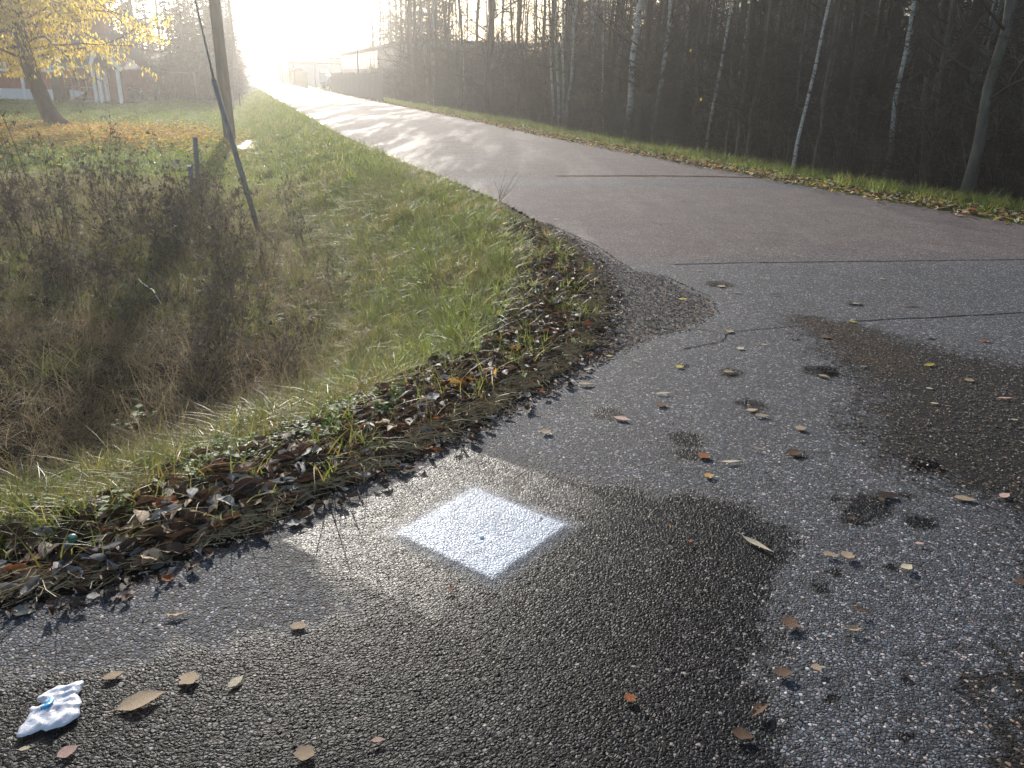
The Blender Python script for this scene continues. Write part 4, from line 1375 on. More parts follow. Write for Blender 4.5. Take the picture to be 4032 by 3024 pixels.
# the wood behind them
R0 = np.array([6.35, 10.16])
rw = np.random.RandomState(5)
cnt = 0
WOOD = []
SECT = [(1580, 'the end of the wood by the grey sheet fence'), (1800, 'the lone thin leaning birch'), (2080, 'the dense brush before the birch clump'), (2340, 'the leaning birch clump'),
        (2520, 'the thickest lone birch'), (2780, 'the crooked birch'), (3020, 'the three dark saplings'), (3330, 'the very thin white stem'), (3560, 'the slender grey-white stem'), (3850, 'the stout grey group'), (99999, 'the right border of the view')]
placed = []
for i in range(2500):
    s = rw.uniform(-14, 50); t_ = (4.6 + rw.rand() ** 1.2 * 26) if rw.rand() < .68 else rw.uniform(2.3, 5)
    q = R0 + RD * s + RN * t_
    if any(abs(q[0] - a) + abs(q[1] - b) < .6 for a, b in placed): continue
    placed.append(q)
    front = t_ < 5
    var = rw.choice(['birch_a', 'birch_b', 'birch_thin', 'birch_big', 'grey_a', 'grey_b', 'brown_a', 'brown_thin'], p=[.05, .07, .13, .02, .13, .1, .25, .25] if not front else [0, 0, .12, 0, 0, .05, .08, .75])
    nm = 'birch_tree' if 'birch' in var else 'alder_tree' if 'grey' in var else 'bare_tree'
    what = {'birch_a': 'pale birch trunk', 'birch_b': 'slim crooked birch trunk', 'birch_thin': 'thin birch stem', 'birch_big': 'stout birch trunk', 'grey_a': 'straight grey trunk',
            'grey_b': 'leaning grey trunk', 'brown_a': 'dark brown trunk', 'brown_thin': 'thin brown stem'}[var]
    v_ = np.array([q[0], q[1], -HC - .4]); pxf = W / 2 + FPX * (v_ @ RIGHT) / (v_ @ _f)
    if pxf > W + 700 or v_ @ _f < 0: continue
    WOOD.append((t_, pxf, what, tree(nm, var, q[0], q[1], rw.uniform(0, 6.28), rw.uniform(.75, 1.2), 'tree')))
    cnt += 1
    if cnt >= 300: break

WOOD.sort(key=lambda w: w[0])
ORD = ['nearest', 'second', 'third', 'fourth', 'fifth', 'sixth', 'seventh', 'eighth', 'ninth', 'tenth', 'eleventh', 'twelfth', 'thirteenth', 'fourteenth', 'fifteenth', 'sixteenth', 'seventeenth', 'eighteenth', 'nineteenth', 'twentieth', 'twenty-first', 'twenty-second', 'twenty-third', 'twenty-fourth']
cnt_ = {}
for t_, pxf, what, e in WOOD:
    sec = [n_ for a_, n_ in SECT if pxf < a_][0]
    k_ = cnt_.get((sec, what), 0); cnt_[(sec, what)] = k_ + 1
    tag(e, '%s %s behind %s' % (ORD[min(k_, 23)], what, sec), 'tree', 'bare trees inside the dark wood')

# thicket of bare brush
def brush(seed, hgt, stems=16, mats=None):
    r = np.random.RandomState(seed); mb = MB()
    for k in range(stems):
        a = r.uniform(0, 6.283)
        b0 = np.array([r.normal(0, .35), r.normal(0, .35), -.05])
        d = np.array([math.cos(a) * .3, math.sin(a) * .3, 1])
        Ls = hgt * r.uniform(.6, 1.1)
        P, _ = wander(r, b0, d, Ls, 7, .12, .03)
        m_ = 0 if r.rand() < .7 else 1
        mb.tube(P, np.linspace(.017, .005, 8), 4, m_, cap=False)
        for q in range(13):
            j = r.randint(1, 8)
            d2 = np.array([r.normal(), r.normal(), r.uniform(-.1, 1)])
            p2, _ = wander(r, P[j] if j < 8 else P[7], d2, Ls * r.uniform(.12, .3), 3, .3, .02)
            mb.tube(p2, np.linspace(.0075, .003, 4), 3, 1 if r.rand() < .3 else m_, cap=False)
            for w in range(5):
                p3, _ = wander(r, p2[r.randint(1, 4)], d2 + r.normal(0, .8, 3), Ls * r.uniform(.05, .13), 2, .3)
                mb.tube(p3, [.0042, .003, .0018], 3, m_, cap=False)
    return mb.build('brush', [M_TWIG, M_TWIGL], True)
BR = [brush(s, 3.4) for s in range(5)]
# spruce
def spruce(seed, h, mat_n):
    r = np.random.RandomState(seed)
    mb = MB()
    mb.tube([(0, 0, -.2), (0, 0, h * .5), (0, 0, h)], [h * .013, h * .008, .02], 8)
    tr = mb.build('trunk', M_BROWN, True)
    V = []; F = []
    nw = 34
    for i in range(nw):
        k = i / nw
        z = h * (.04 + .94 * k)
        Lb = h * .20 * (1 - k) ** .8 + .15
        m_ = int(9 - 3 * k)
        for j in range(m_):
            a = r.uniform(0, 6.283)
            lb = Lb * r.uniform(.55, 1.2)
            z = h * min(.98, .04 + .94 * (k + r.uniform(-.5, .5) / nw * 1.6))
            dx, dy = math.cos(a), math.sin(a)
            for q in range(12):
                f = (q + .6) / 12
                cx, cy = dx * lb * f, dy * lb * f
                cz = z - lb * .32 * f + lb * .12 * f * f
                for sgn in (-1, 1):
                    l2 = lb * .34 * (1 - f * .6) * r.uniform(.5, 1.2)
                    a2 = a + sgn * r.uniform(.5, 1.1)
                    ex, ey, ez = cx + math.cos(a2) * l2, cy + math.sin(a2) * l2, cz - l2 * r.uniform(.2, .8)
                    w = .05 + .03 * r.rand()
                    b = len(V)
                    V += [(cx - dy * w, cy + dx * w, cz + .03), (cx + dy * w, cy - dx * w, cz - .03), (ex, ey, ez)]
                    F.append((b, b + 1, b + 2))
    cr = mesh('crown', V, F, mat_n, False)
    return tr, cr
M_NEEDLE = simple('spruce_needles', (.014, .022, .011), .7, var=.5, scale=2.0)
VAR['spruce_a'] = spruce(1, 16, M_NEEDLE)
VAR['spruce_b'] = spruce(2, 12, M_NEEDLE)
VAR['round_bare'] = tree_meshes(15, 10, .16, M_BROWN, (0, 0), 120, .18, 8, .34)

bp = []; bs = []
x = []; y = []
n_ = 1250
s = rng.uniform(-15, 52, n_); t_ = 3.0 + rng.rand(n_) ** 1.35 * 18
s = np.concatenate([s, rng.uniform(40, 62, 120)]); t_ = np.concatenate([t_, rng.uniform(2.6, 7, 120)]); n_ = len(s)
q = R0[None, :] + RD[None, :] * s[:, None] + RN[None, :] * t_[:, None]
tn = rng.uniform(2.4, 4.2, 150); sn = rng.uniform(-14, 48, 150)
qn = R0[None, :] + RD[None, :] * sn[:, None] + RN[None, :] * tn[:, None]
q = np.vstack([q, qn]); s = np.concatenate([s, sn]); t_ = np.concatenate([t_, tn - 3.2]); n_ = len(s)
bx, by = q[:, 0], q[:, 1]
bsz = rng.uniform(.45, 1.0, n_) * np.clip(.5 + t_ / 12, .5, 1.3)
scatter('undergrowth', np.column_stack([bx, by, height(bx, by)]), np.column_stack([rng.normal(0, .08, n_), rng.normal(0, .08, n_), rng.uniform(0, 6.28, n_)]), bsz, rng.randint(0, 5, n_), BR,
        'dense tangle of bare brush filling the edge of the wood', 'undergrowth')
# spruces deep in the wood
SPR = []
for i in range(100):
    s = rw.uniform(-14, 52); t_ = rw.uniform(13, 34)
    q = R0 + RD * s + RN * t_
    v_ = np.array([q[0], q[1], -HC - .4]); pxf = W / 2 + FPX * (v_ @ RIGHT) / (v_ @ _f)
    if pxf > W + 700 or v_ @ _f < 0: continue
    SPR.append((t_, pxf, tree('spruce_tree', rw.choice(['spruce_a', 'spruce_b']), q[0], q[1], rw.uniform(0, 6.28), rw.uniform(.55, .95), 'x')))

SPR.sort(key=lambda w: w[0]); cnt_ = {}
for t_, pxf, e in SPR:
    sec = [n_ for a_, n_ in SECT if pxf < a_][0]
    k_ = cnt_.get(sec, 0); cnt_[sec] = k_ + 1
    tag(e, '%s dark spruce deep in the wood behind %s' % (ORD[min(k_, 23)], sec), 'tree', 'dark spruces deep in the wood')

# a few yellow leaves still hanging in the thicket
for (px, py) in [(3510, 350), (3523, 412), (3560, 350), (3617, 350), (3637, 415), (3003, 52), (3062, 60), (2760, 392), (2719, 200), (3578, 415)]:
    p = G(px, 640); q = at(px, py, p.y + .3)
    o = ob('hanging_leaf', LV[('oval', 'yellow', .15)], loc=q)
    o.scale = (.07,) * 3; o.rotation_euler = (.3, 1.2, px)
    where = {(3510, 350): 'left of the stout trunks, lowest of the group', (3523, 412): 'lowest left of the stout trunks', (3560, 350): 'beside the first stout trunk, middle height', (3617, 350): 'in front of the first stout trunk',
             (3637, 415): 'right of the first stout trunk', (3003, 52): 'high above the three saplings', (3062, 60): 'highest, right of the three saplings', (2760, 392): 'low left of the three saplings', (2719, 200): 'right of the crooked birch',
             (3578, 415): 'at the foot of the first stout trunk'}[(px, py)]
    tag(o, 'yellow hanging leaf in the dark thicket, ' + where, 'leaf', 'yellow leaves still hanging in the thicket')

# ------------------------------------------------------------------ trees on the left side, behind the house and along the road
lt = [(560, 70, 'spruce_a', 1.0), (610, 80, 'spruce_b', .9), (655, 72, 'birch_big', 1.0), (700, 84, 'birch_a', 1.2), (735, 76, 'spruce_b', .7), (780, 80, 'spruce_a', .7), (815, 82, 'spruce_a', .7),
      (850, 78, 'spruce_b', .85), (880, 86, 'spruce_a', .7), (905, 95, 'spruce_a', .75), (930, 110, 'spruce_b', 1.0), (480, 82, 'spruce_a', .9), (430, 78, 'birch_big', 1.1), (390, 84, 'spruce_b', 1.2),
      (340, 80, 'spruce_a', 1.2), (290, 90, 'birch_a', 1.3), (240, 84, 'spruce_a', 1.2), (60, 90, 'spruce_b', 1.4), (-40, 84, 'spruce_a', 1.3), (140, 92, 'spruce_a', 1.0), (670, 92, 'birch_big', .9),
      (760, 90, 'spruce_a', .8), (835, 96, 'spruce_a', .85), (720, 98, 'birch_a', 1.3), (590, 96, 'birch_a', 1.3), (530, 88, 'spruce_a', 1.0), (-180, 80, 'spruce_a', 1.1), (-300, 95, 'spruce_b', 1.5),
      (690, 72, 'spruce_a', .68), (742, 70, 'spruce_a', .7), (795, 72, 'spruce_a', .62), (838, 74, 'spruce_a', .66), (872, 76, 'spruce_a', .62), (898, 82, 'spruce_a', .68), (922, 92, 'spruce_a', .75), (905, 78, 'spruce_b', .8), (765, 76, 'round_bare', 1.0), (855, 80, 'round_bare', .9)]
lt.sort(key=lambda a: a[0])
ln_ = {}
for (px, Y, var, s) in lt:
    q = at(px, 380, Y)
    nm = 'spruce_tree' if 'spruce' in var else 'birch_tree'
    sec = 'red house' if px < 400 else 'porch' if px < 560 else 'garden trailer' if px < 660 else 'swing frame' if px < 800 else 'utility poles'
    k_ = ln_.get((nm, sec), 0); ln_[(nm, sec)] = k_ + 1
    tree(nm, var, q[0], Y, px * .7, s, '%s hazy %s from the left in the row behind the %s' % (['first', 'second', 'third', 'fourth', 'fifth', 'sixth', 'seventh', 'eighth', 'ninth', 'tenth', 'eleventh', 'twelfth'][k_], 'dark spruce' if 'spruce' in var else 'bare birch', sec),
         group='spruces behind the lawn' if 'spruce' in var else 'birches behind the lawn')
for (px, Y, s, lb) in [(945, 115, .9, 'round-headed bare tree hanging over the far left of the road')]:
    q = at(px, 320, Y)
    tree('roadside_tree', 'round_bare', q[0], Y, 1.0, s, lb)
FT = [(1500, 92, 'brown_a', 1.3), (1530, 84, 'birch_a', 1.2), (1565, 90, 'round_bare', 1.3), (1600, 76, 'brown_a', 1.2), (1630, 86, 'birch_big', 1.1), (1660, 72, 'spruce_a', .8), (1690, 80, 'round_bare', 1.2), (1475, 104, 'round_bare', 1.2),
      (1510, 110, 'birch_a', 1.4), (1545, 100, 'spruce_b', 1.0), (1585, 98, 'spruce_a', .8), (1620, 66, 'grey_a', 1.1), (1720, 70, 'spruce_a', .8), (1750, 64, 'brown_a', 1.2), (1650, 62, 'birch_b', 1.1)]
FT.sort()
for i, (px, Y, var, s_) in enumerate(FT):
    q = at(px, 330, Y)
    kd_ = 'spruce' if 'spruce' in var else 'birch' if 'birch' in var else 'bare broadleaf'
    tree('%s_tree' % kd_.split()[0], var, q[0], Y, px * .3, s_, '%s %s from the left rising behind the long panelled hall' % (ORD[i] if i else 'first', kd_) if i < 14 else 'last %s from the left rising behind the long panelled hall' % kd_, group='trees behind the panelled hall')
# low scrub below the spruces
n_ = 90
px_ = rng.uniform(380, 960, n_); Yv = rng.uniform(62, 100, n_)
q = np.array([at(a, 380, b) for a, b in zip(px_, Yv)])
scatter('hedge_scrub', np.column_stack([q[:, 0], q[:, 1], height(q[:, 0], q[:, 1])]), np.column_stack([np.zeros(n_), np.zeros(n_), rng.uniform(0, 6.28, n_)]), rng.uniform(.7, 1.2, n_), rng.randint(0, 5, n_), BR,
        'bare scrub between the lawn and the spruces', 'scrub')

# far wood on the horizon
n_ = 700
fx = rng.uniform(-420, 330, n_); fy = rng.uniform(330, 520, n_)
fz = np.clip((fy - 330) / 200, 0, 1) ** 1.3 * (9 + 3 * np.sin(fx / 60)) - .3
scatter('far_wood', np.column_stack([fx, fy, fz]), np.column_stack([np.zeros(n_), np.zeros(n_), rng.uniform(0, 6.28, n_)]), rng.uniform(.5, .9, n_), rng.randint(0, 2, n_),
        [VAR['spruce_a'][1], VAR['spruce_b'][1]], 'hazy wooded ridge on the horizon at the end of the road', 'wood')

# ------------------------------------------------------------------ yellow-leaved leaning tree on the lawn
root = empty('cherry_tree', CHERRY)
tag(root, 'leaning tree with hanging yellow leaves on the orange-littered lawn', 'tree')
rc = np.random.RandomState(21)
mb = MB()
TP = np.array([(.35, 0, -.25), (.12, 0, .12), (-.10, 0, .6), (-.32, 0, 1.4), (-.55, 0, 2.4), (-.68, .1, 3.4), (-.7, .2, 4.6), (-.6, .3, 6.0)])
TR = np.array([.52, .36, .31, .29, .27, .23, .16, .08])
mb.tube(TP, TR, 14)
for a in range(5):
    an = a * 1.3
    mb.tube([(.1, 0, .15), (.1 + .3 * math.cos(an), .3 * math.sin(an), .02), (.1 + .62 * math.cos(an), .62 * math.sin(an), -.12)], [.14, .10, .04], 6)
ob('trunk', mb.build('trunk', M_ALDER if False else M_BROWN, True), root)
cb = MB()
ends = []
for b in range(46):
    z0 = rc.uniform(2.2, 5.6)
    p0 = np.array([np.interp(z0, TP[:, 2], TP[:, 0]), np.interp(z0, TP[:, 2], TP[:, 1]), z0])
    a = rc.uniform(0, 6.283)
    Lb = rc.uniform(3.0, 6.4) * (1.15 - .07 * z0)
    P_, _ = wander(rc, p0, (math.cos(a), math.sin(a), rc.uniform(.1, .9)), Lb, 9, .12, -.055)
    cb.tube(P_, np.linspace(.05, .008, 10), 5, cap=False)
    for q in range(12):
        j = rc.randint(2, 10)
        P2, _ = wander(rc, P_[j if j < 10 else 9], (rc.normal(), rc.normal(), -.1), rc.uniform(.5, 1.5), 4, .2, -.10)
        cb.tube(P2, np.linspace(.012, .003, 5), 3, cap=False)
        ends += list(P2[1:])
ob('branches', cb.build('branches', M_BROWN, True), root)
M_YLEAF = leaf_mat('hanging_yellow_leaf', (.74, .56, .07), (.85, .68, .15), .5, .7)
M_OLEAF = leaf_mat('hanging_orange_leaf', (.55, .26, .06), (.62, .34, .08), .5, .55)
V = []; F = []; MI = []
for e in ends:
    for q in range(rc.randint(3, 9)):
        c_ = e + rc.normal(0, .10, 3)
        if c_[2] < 1.75: continue
        a = rc.uniform(0, 6.283); l = rc.uniform(.12, .19); w = l * .24
        ax = np.array([rc.normal(0, .35), rc.normal(0, .35), -1]); ax /= np.linalg.norm(ax)
        sx = np.array([math.cos(a), math.sin(a), 0])
        nrm = np.cross(ax, sx) * w * .4
        b = len(V)
        V += [c_, c_ + ax * l * .4 + sx * w + nrm, c_ + ax * l, c_ + ax * l * .4 - sx * w + nrm, c_ + ax * l * .5]
        F += [(b, b + 1, b + 4), (b + 1, b + 2, b + 4), (b + 2, b + 3, b + 4), (b + 3, b, b + 4)]
        m_ = 1 if (rc.rand() < .12 + .12 * (c_[0] > 4)) else 0
        MI += [m_] * 4
cr = ob('leaves', mesh('leaves', V, F, [M_YLEAF, M_OLEAF], True, MI), root)
cr['kind'] = 'stuff'

# ------------------------------------------------------------------ red house
M_RED = NT('red_boards')
t = M_RED
P = t.n('TexCoord').outputs['Object']
cr_ = t.mix(t.smooth(t.noise(P, 2.5, 5, .6), .35, .65), (.24, .045, .026), (.31, .065, .038))
t.bsdf(cr_, .75, 0, .2)
M_RED = t.m
M_WHITE = simple('white_trim', (.72, .73, .74), .5, var=.06)
M_FOUND = simple('pale_plinth', (.62, .64, .67), .8, var=.1)
M_GLASS = simple('window_glass', (.12, .14, .16), .08, var=.2, spec=.8)
M_ROOF = simple('dark_roof_tiles', (.07, .06, .055), .7, var=.3)
HY = 57.0
gz = -.62
def hp(px, py): return at(px, py, HY)
def zpx(py, px=300, Y=HY): return at(px, py, Y)[2]
house = empty('red_house', (hp(100, 400)[0], HY, gz))
tag(house, 'red wooden house with white trim and pale plinth behind the yellow tree', 'house')
ox, oy, oz = house.location
def hx(px, py=330): return hp(px, py)[0] - ox
xl, xm, xr = hx(-160), hx(215), hx(425)
zp = zpx(358) - gz + .05         # top of plinth
def boards(name, x0, x1, z0, z1, yoff, parent, w=.42):
    """vertical boarding: every board is a piece with a gap beside it"""
    x_ = x0
    me = None
    while x_ < x1 - .02:
        ww = min(w, x1 - x_)
        mb = MB(); mb.box((0, 0, 0), (ww - .02, .03, z1 - z0))
        if me is None or abs(ww - w) > .001: me_ = mb.build('board', M_RED)
        if me is None: me = me_
        o = ob('board', me if abs(ww - w) < .001 else me_, parent, (x_ + ww / 2, yoff, (z0 + z1) / 2))
        x_ += w
# main two-storey block
mb = MB(); mb.box(((xl + xm) / 2, 4.5, zp + 3.3), (xm - xl, 8.9, 6.6))
wall = ob('wall', mb.build('wall', M_RED), house)
boards('board', xl, xm, zp, zp + 6.4, .03, wall)
mb = MB(); mb.box(((xl + xm) / 2, 4.5, zp / 2 - .1), (xm - xl + .1, 9.0, zp + .2))
ob('plinth', mb.build('plinth', M_FOUND), house)
mb = MB(); mb.add([(xl - .4, -.5, zp + 6.2), (xm + .4, -.5, zp + 6.2), (xm + .4, 4.5, zp + 9), (xl - .4, 4.5, zp + 9), (xm + .4, 9.5, zp + 6.2), (xl - .4, 9.5, zp + 6.2)], [(0, 1, 2, 3), (3, 2, 4, 5), (1, 4, 2), (0, 3, 5)])
ob('roof', mb.build('roof', M_ROOF), house)
mb = MB(); mb.box((hx(92), -.04, zp / 2 + 3.0), (.20, .08, 6.6 + zp))
ob('corner_board', mb.build('corner_board', M_WHITE), house)
# window
def window(cx, cz, w, h, parent, name='window'):
    mb = MB()
    for sx in (-1, 1): mb.box((sx * (w / 2 + .09), 0, 0), (.18, .08, h + .36))
    mb.box((0, 0, -h / 2 - .09), (w, .08, .18)); mb.box((0, 0, h / 2 + .09), (w, .08, .18))
    o = ob(name, mb.build('window', M_WHITE), parent, (cx, -.05, cz))
    mb = MB(); mb.box((0, .02, 0), (w, .03, h)); ob('pane', mb.build('pane', M_GLASS), o)
    mb = MB(); mb.box((0, -.02, 0), (.07, .05, h)); mb.box((0, -.022, h * .12), (w, .045, .05)); ob('glazing_bar', mb.build('glazing_bar', M_WHITE), o)
    return o
wz = (zpx(270) + zpx(170)) / 2 - gz
window(hx(195, 225), wz, .95, 1.75, house)
window(hx(40, 225) - 1.0, wz, .95, 1.75, house)
mb = MB(); mb.box((hx(222), -.06, (zpx(300) - gz + zpx(402) - gz) / 2 ), (.6, .04, 1.6)); ob('cellar_door', mb.build('cellar_door', M_BROWN), house)
# lower wing
ze = zpx(262) - gz
mb = MB(); mb.box(((xm + xr) / 2, 3.2, ze / 2), (xr - xm, 5.6, ze))
wing = ob('wing_wall', mb.build('wing_wall', M_RED), house)
boards('board', xm + .05, xr, .2, ze - .1, .38, wing)
mb = MB(); mb.add([(xm, -.1, ze - .02), (xr + .3, -.1, ze - .02), (xr + .3, 3.2, ze + 2.2), (xm, 3.2, ze + 2.2), (xr + .3, 6.2, ze), (xm, 6.2, ze)], [(0, 1, 2, 3), (3, 2, 4, 5), (1, 4, 2)])
ob('wing_roof', mb.build('wing_roof', M_ROOF), house)
mb = MB(); mb.box(((xm + xr) / 2, -.12, ze - .03), (xr - xm, .1, .13)); ob('eaves_board', mb.build('eaves_board', M_WHITE), house)
mb = MB(); mb.prism([(hx(262), 0), (hx(405), 0), (hx(405), .35), (hx(262), .35)], -.2, .1); mb.add([(hx(262), 0.2, .1), (hx(330), .2, .62), (hx(262), .2, .75)], [(0, 1, 2)])
ob('wing_plinth', mb.build('wing_plinth', M_FOUND), house)
# trellis on the wing wall
tr = empty('trellis', (0, 0, 0)); tr.parent = house; tr.location = (hx(305), .18, .15)
M_LATH = simple('grey_lath', (.35, .31, .27), .8, var=.15)
for i in range(5):
    mb = MB(); mb.box((0, 0, 0), (.05, .04, 2.2)); ob('lath', mb.build('lath', M_LATH), tr, (-.95 + i * .48, 0, 1.1))
for i in range(4):
    mb = MB(); mb.box((0, 0, 0), (2.0, .03, .05)); ob('rail', mb.build('rail', M_LATH), tr, (0, -.04, .15 + i * .62))
# gabled porch
pz = zpx(268) - gz; pa = zpx(190) - gz
pl, pr, pc = hx(428), hx(543), hx(458)
def bar(name, p0, p1, w, d, parent, mat):
    p0 = np.array(p0, float); p1 = np.array(p1, float)
    dv = p1 - p0; L_ = np.linalg.norm(dv)
    mb = MB(); mb.box((0, 0, 0), (w, d, L_))
    o = ob(name, mb.build(name, mat), parent, (p0 + p1) / 2)
    o.rotation_euler = Vector(dv).to_track_quat('Z', 'Y').to_euler()
    return o
porch_y = -2.2
bar('barge_board', (pl - .05, porch_y, pz - .05), (pc, porch_y, pa), .06, .24, house, M_WHITE)
bar('barge_board', (pr + .05, porch_y, pz - .05), (pc, porch_y, pa), .06, .24, house, M_WHITE)
mb = MB(); mb.add([(pl - .1, porch_y + .05, pz), (pc, porch_y + .05, pa), (pc, 1, pa), (pl - .1, 1, pz), (pr + .1, porch_y + .05, pz), (pr + .1, 1, pz)], [(0, 1, 2, 3), (1, 4, 5, 2)])
ob('porch_roof', mb.build('porch_roof', M_ROOF), house)
mb = MB(); mb.add([(pl, porch_y + .12, pz), (pr, porch_y + .12, pz), (pc, porch_y + .12, pa - .1)], [(0, 1, 2)])
ob('porch_gable', mb.build('porch_gable', M_ROOF), house)
for pxx, yo in ((433, 0), (455, 0), (463, .5), (527, 0), (440, .4)):
    mb = MB(); mb.box((0, 0, 0), (.17, .17, pz)); ob('porch_post', mb.build('porch_post', M_WHITE), house, (hx(pxx), porch_y + yo + .1, pz / 2))
mb = MB(); mb.box(((pl + pr) / 2, -1, .08), (pr - pl, 2.3, .16)); ob('porch_floor', mb.build('porch_floor', M_BROWN), house)
bar('down_pipe', (hx(428), -.2, 0), (hx(428), -.2, ze), .09, .09, house, M_WHITE)

# ------------------------------------------------------------------ yard things
M_BLACK = simple('black_plastic', (.02, .02, .022), .35, var=.2)
M_RUB = simple('rubber', (.018, .018, .018), .8, var=.2)
q = at(530, 396, 60.0)
qb = empty('quad_bike', (q[0] - .3, 60.0, gz), .2)
tag(qb, 'dark parked quad bike beside the porch of the red house', 'quad bike')
mb = MB(); mb.box((0, 0, .62), (1.5, .5, .3), taper=.8); mb.box((.55, 0, .85), (.45, .8, .12)); mb.box((-.55, 0, .85), (.55, .85, .1)); ob('body', mb.build('body', M_BLACK), qb)
mb = MB(); mb.box((-.1, 0, .92), (.75, .32, .16), taper=.85); ob('seat', mb.build('seat', M_RUB), qb)
mb = MB(); mb.tube([(.35, -.4, 1.2), (.45, 0, 1.12), (.35, .4, 1.2)], .02, 6); mb.tube([(.45, 0, 1.12), (.55, 0, .8)], .03, 6); ob('handlebar', mb.build('handlebar', M_BLACK), qb)
for sx in (-.6, .6):
    for sy in (-.42, .42):
        mb = MB(); mb.tube([(0, -.12, 0), (0, -.1, 0), (0, .1, 0), (0, .12, 0)], [.2, .29, .29, .2], 18)
        ob('wheel', mb.build('wheel', M_RUB, True), qb, (sx, sy, .29))
mb = MB(); mb.box((.8, 0, .72), (.05, .4, .12)); ob('headlight', mb.build('headlight', M_WHITE), qb)
q = at(610, 396, 62.0)
ct = empty('garden_trailer', (q[0], 62.0, gz), 0)
tag(ct, 'flat brown garden trailer right of the dark quad bike', 'trailer')
mb = MB(); mb.box((0, 0, .5), (2.2, 1.1, .08)); mb.box((0, -.55, .62), (2.2, .04, .2)); mb.box((0, .55, .62), (2.2, .04, .2)); ob('bed', mb.build('bed', M_BROWN), ct)
for sx in (-.5, .5):
    mb = MB(); mb.tube([(0, -.65, 0), (0, -.53, 0)], .24, 14); ob('wheel', mb.build('wheel', M_RUB, True), ct, (sx, 0, .24))
# swing frame
q = at(712, 390, 62.0)
sw = empty('swing_frame', (q[0], 62.0, gz), .15)
tag(sw, 'metal swing frame with slanting legs at the back of the lawn', 'swing')
M_STEEL = simple('galvanised_steel', (.20, .21, .22), .4, .6, var=.15)
mb = MB(); mb.tube([(-1.1, 0, 2.0), (1.1, 0, 2.0)], .045, 8); ob('top_bar', mb.build('top_bar', M_STEEL, True), sw)
for sx in (-1.1, 1.1):
    for sy in (-1, 1):
        mb = MB(); mb.tube([(sx, 0, 2.0), (sx * 1.25, sy, 0)], .03, 6); ob('leg', mb.build('leg', M_STEEL, True), sw)
for sx in (-.35, .35):
    mb = MB(); mb.tube([(sx, 0, 2), (sx, 0, .6)], .008, 4); ob('rope', mb.build('rope', M_STEEL), sw)
mb = MB(); mb.box((0, 0, .58), (.75, .25, .04)); ob('seat', mb.build('seat', M_BROWN), sw)

# ------------------------------------------------------------------ guyed pole, utility poles, posts
M_POLE = bark('weathered_pole', (.17, .145, .115), (.08, .066, .05), 5, .08)
M_GUARD = simple('grey_guard_tube', (.17, .165, .155), .6, var=.12, scale=10)
foot = G(1022, 925)
top = at(843, 322, foot.y + .75)
fv = np.array(foot); dv = top - fv
guy = empty('guy_wire', foot)
tag(guy, 'slanting grey guard tube of a pole stay rising from the ditch', 'guy wire')
a0 = -dv * .08
mb = MB(); mb.tube([a0, dv * .5, dv], [.038, .040, .041], 14); mb.tube([dv, dv * 1.03], [.041, .018], 14)
ob('guard_tube', mb.build('guard_tube', M_GUARD, True), guy)
top2 = at(786, 75, foot.y + 1.1) - fv
dd = top2 - dv
mb = MB(); mb.tube([dv * .98, top2, top2 + dd * 2.2, top2 + dd * 5], .016, 6)
ob('stay_wire', mb.build('stay_wire', M_STEEL, True), guy)
def upole(px, py, rad, h, lb, brace=False):
    p = G(px, py)
    u = empty('utility_pole', p)
    tag(u, lb, 'utility pole')
    mb = MB(); mb.tube([(0, 0, -.3), (-.01 * h, 0, h * .5), (-.02 * h, 0, h)], [rad, rad * .9, rad * .7], 14); ob('pole', mb.build('pole', M_POLE, True), u)
    mb = MB(); mb.box((-.02 * h, 0, h - .6), (1.8, .12, .14)); ob('cross_arm', mb.build('cross_arm', M_POLE), u)
    for sx in (-.8, 0, .8):
        mb = MB(); mb.tube([(0, 0, 0), (0, 0, .08), (0, 0, .16)], [.03, .06, .035], 10); ob('insulator', mb.build('insulator', M_WHITE, True), u, (-.02 * h + sx, 0, h - .52))
    if brace:
        mb = MB(); mb.tube([(-.75, -.1, -.3), (-.15, 0, 4.5)], [.10, .08], 10); ob('brace', mb.build('brace', M_POLE, True), u)
    return p
p1 = upole(908, 560, .21, 9, 'thick brown utility pole behind the grey guard tube, nearest of the poles')
p2 = upole(943, 388, .19, 9.5, 'second brown utility pole further along the ditch')
M_POST = simple('weathered_grey_post', (.20, .20, .215), .75, var=.2, scale=12)
for (px, py, tx, ty, rad, lb, cap) in ((782, 735, 768, 541, .05, 'taller round grey post standing in the dry weeds', False), (764, 790, 746, 656, .042, 'shorter grey post with pale top in the dry weeds', True)):
    p = G(px, py)
    tp = at(tx, ty, p.y)
    e = empty('wooden_post', p)
    tag(e, lb, 'post')
    dv = tp - np.array(p)
    mb = MB(); mb.tube([-dv * .2, dv * .5, dv], [rad, rad, rad * .92], 10); ob('shaft', mb.build('shaft', M_POST, True), e)
    if cap:
        mb = MB(); mb.tube([dv * .995, dv * 1.03], [rad * 1.15, rad * 1.1], 12); ob('cap', mb.build('cap', M_WHITE, True), e)
for (px, py, h, lb) in ((921, 440, 1.35, 'thin greenish marker post beside the second utility pole'), (946, 425, .95, 'short dark stake at the ditch near the second utility pole')):
    p = G(px, py)
    mb = MB(); mb.tube([(0, 0, -.2), (0, 0, h)], .05, 8)
    o = ob('marker_post', mb.build('marker_post', M_GUARD if h > 1 else M_BROWN, True), loc=p)
    tag(o, lb, 'post')

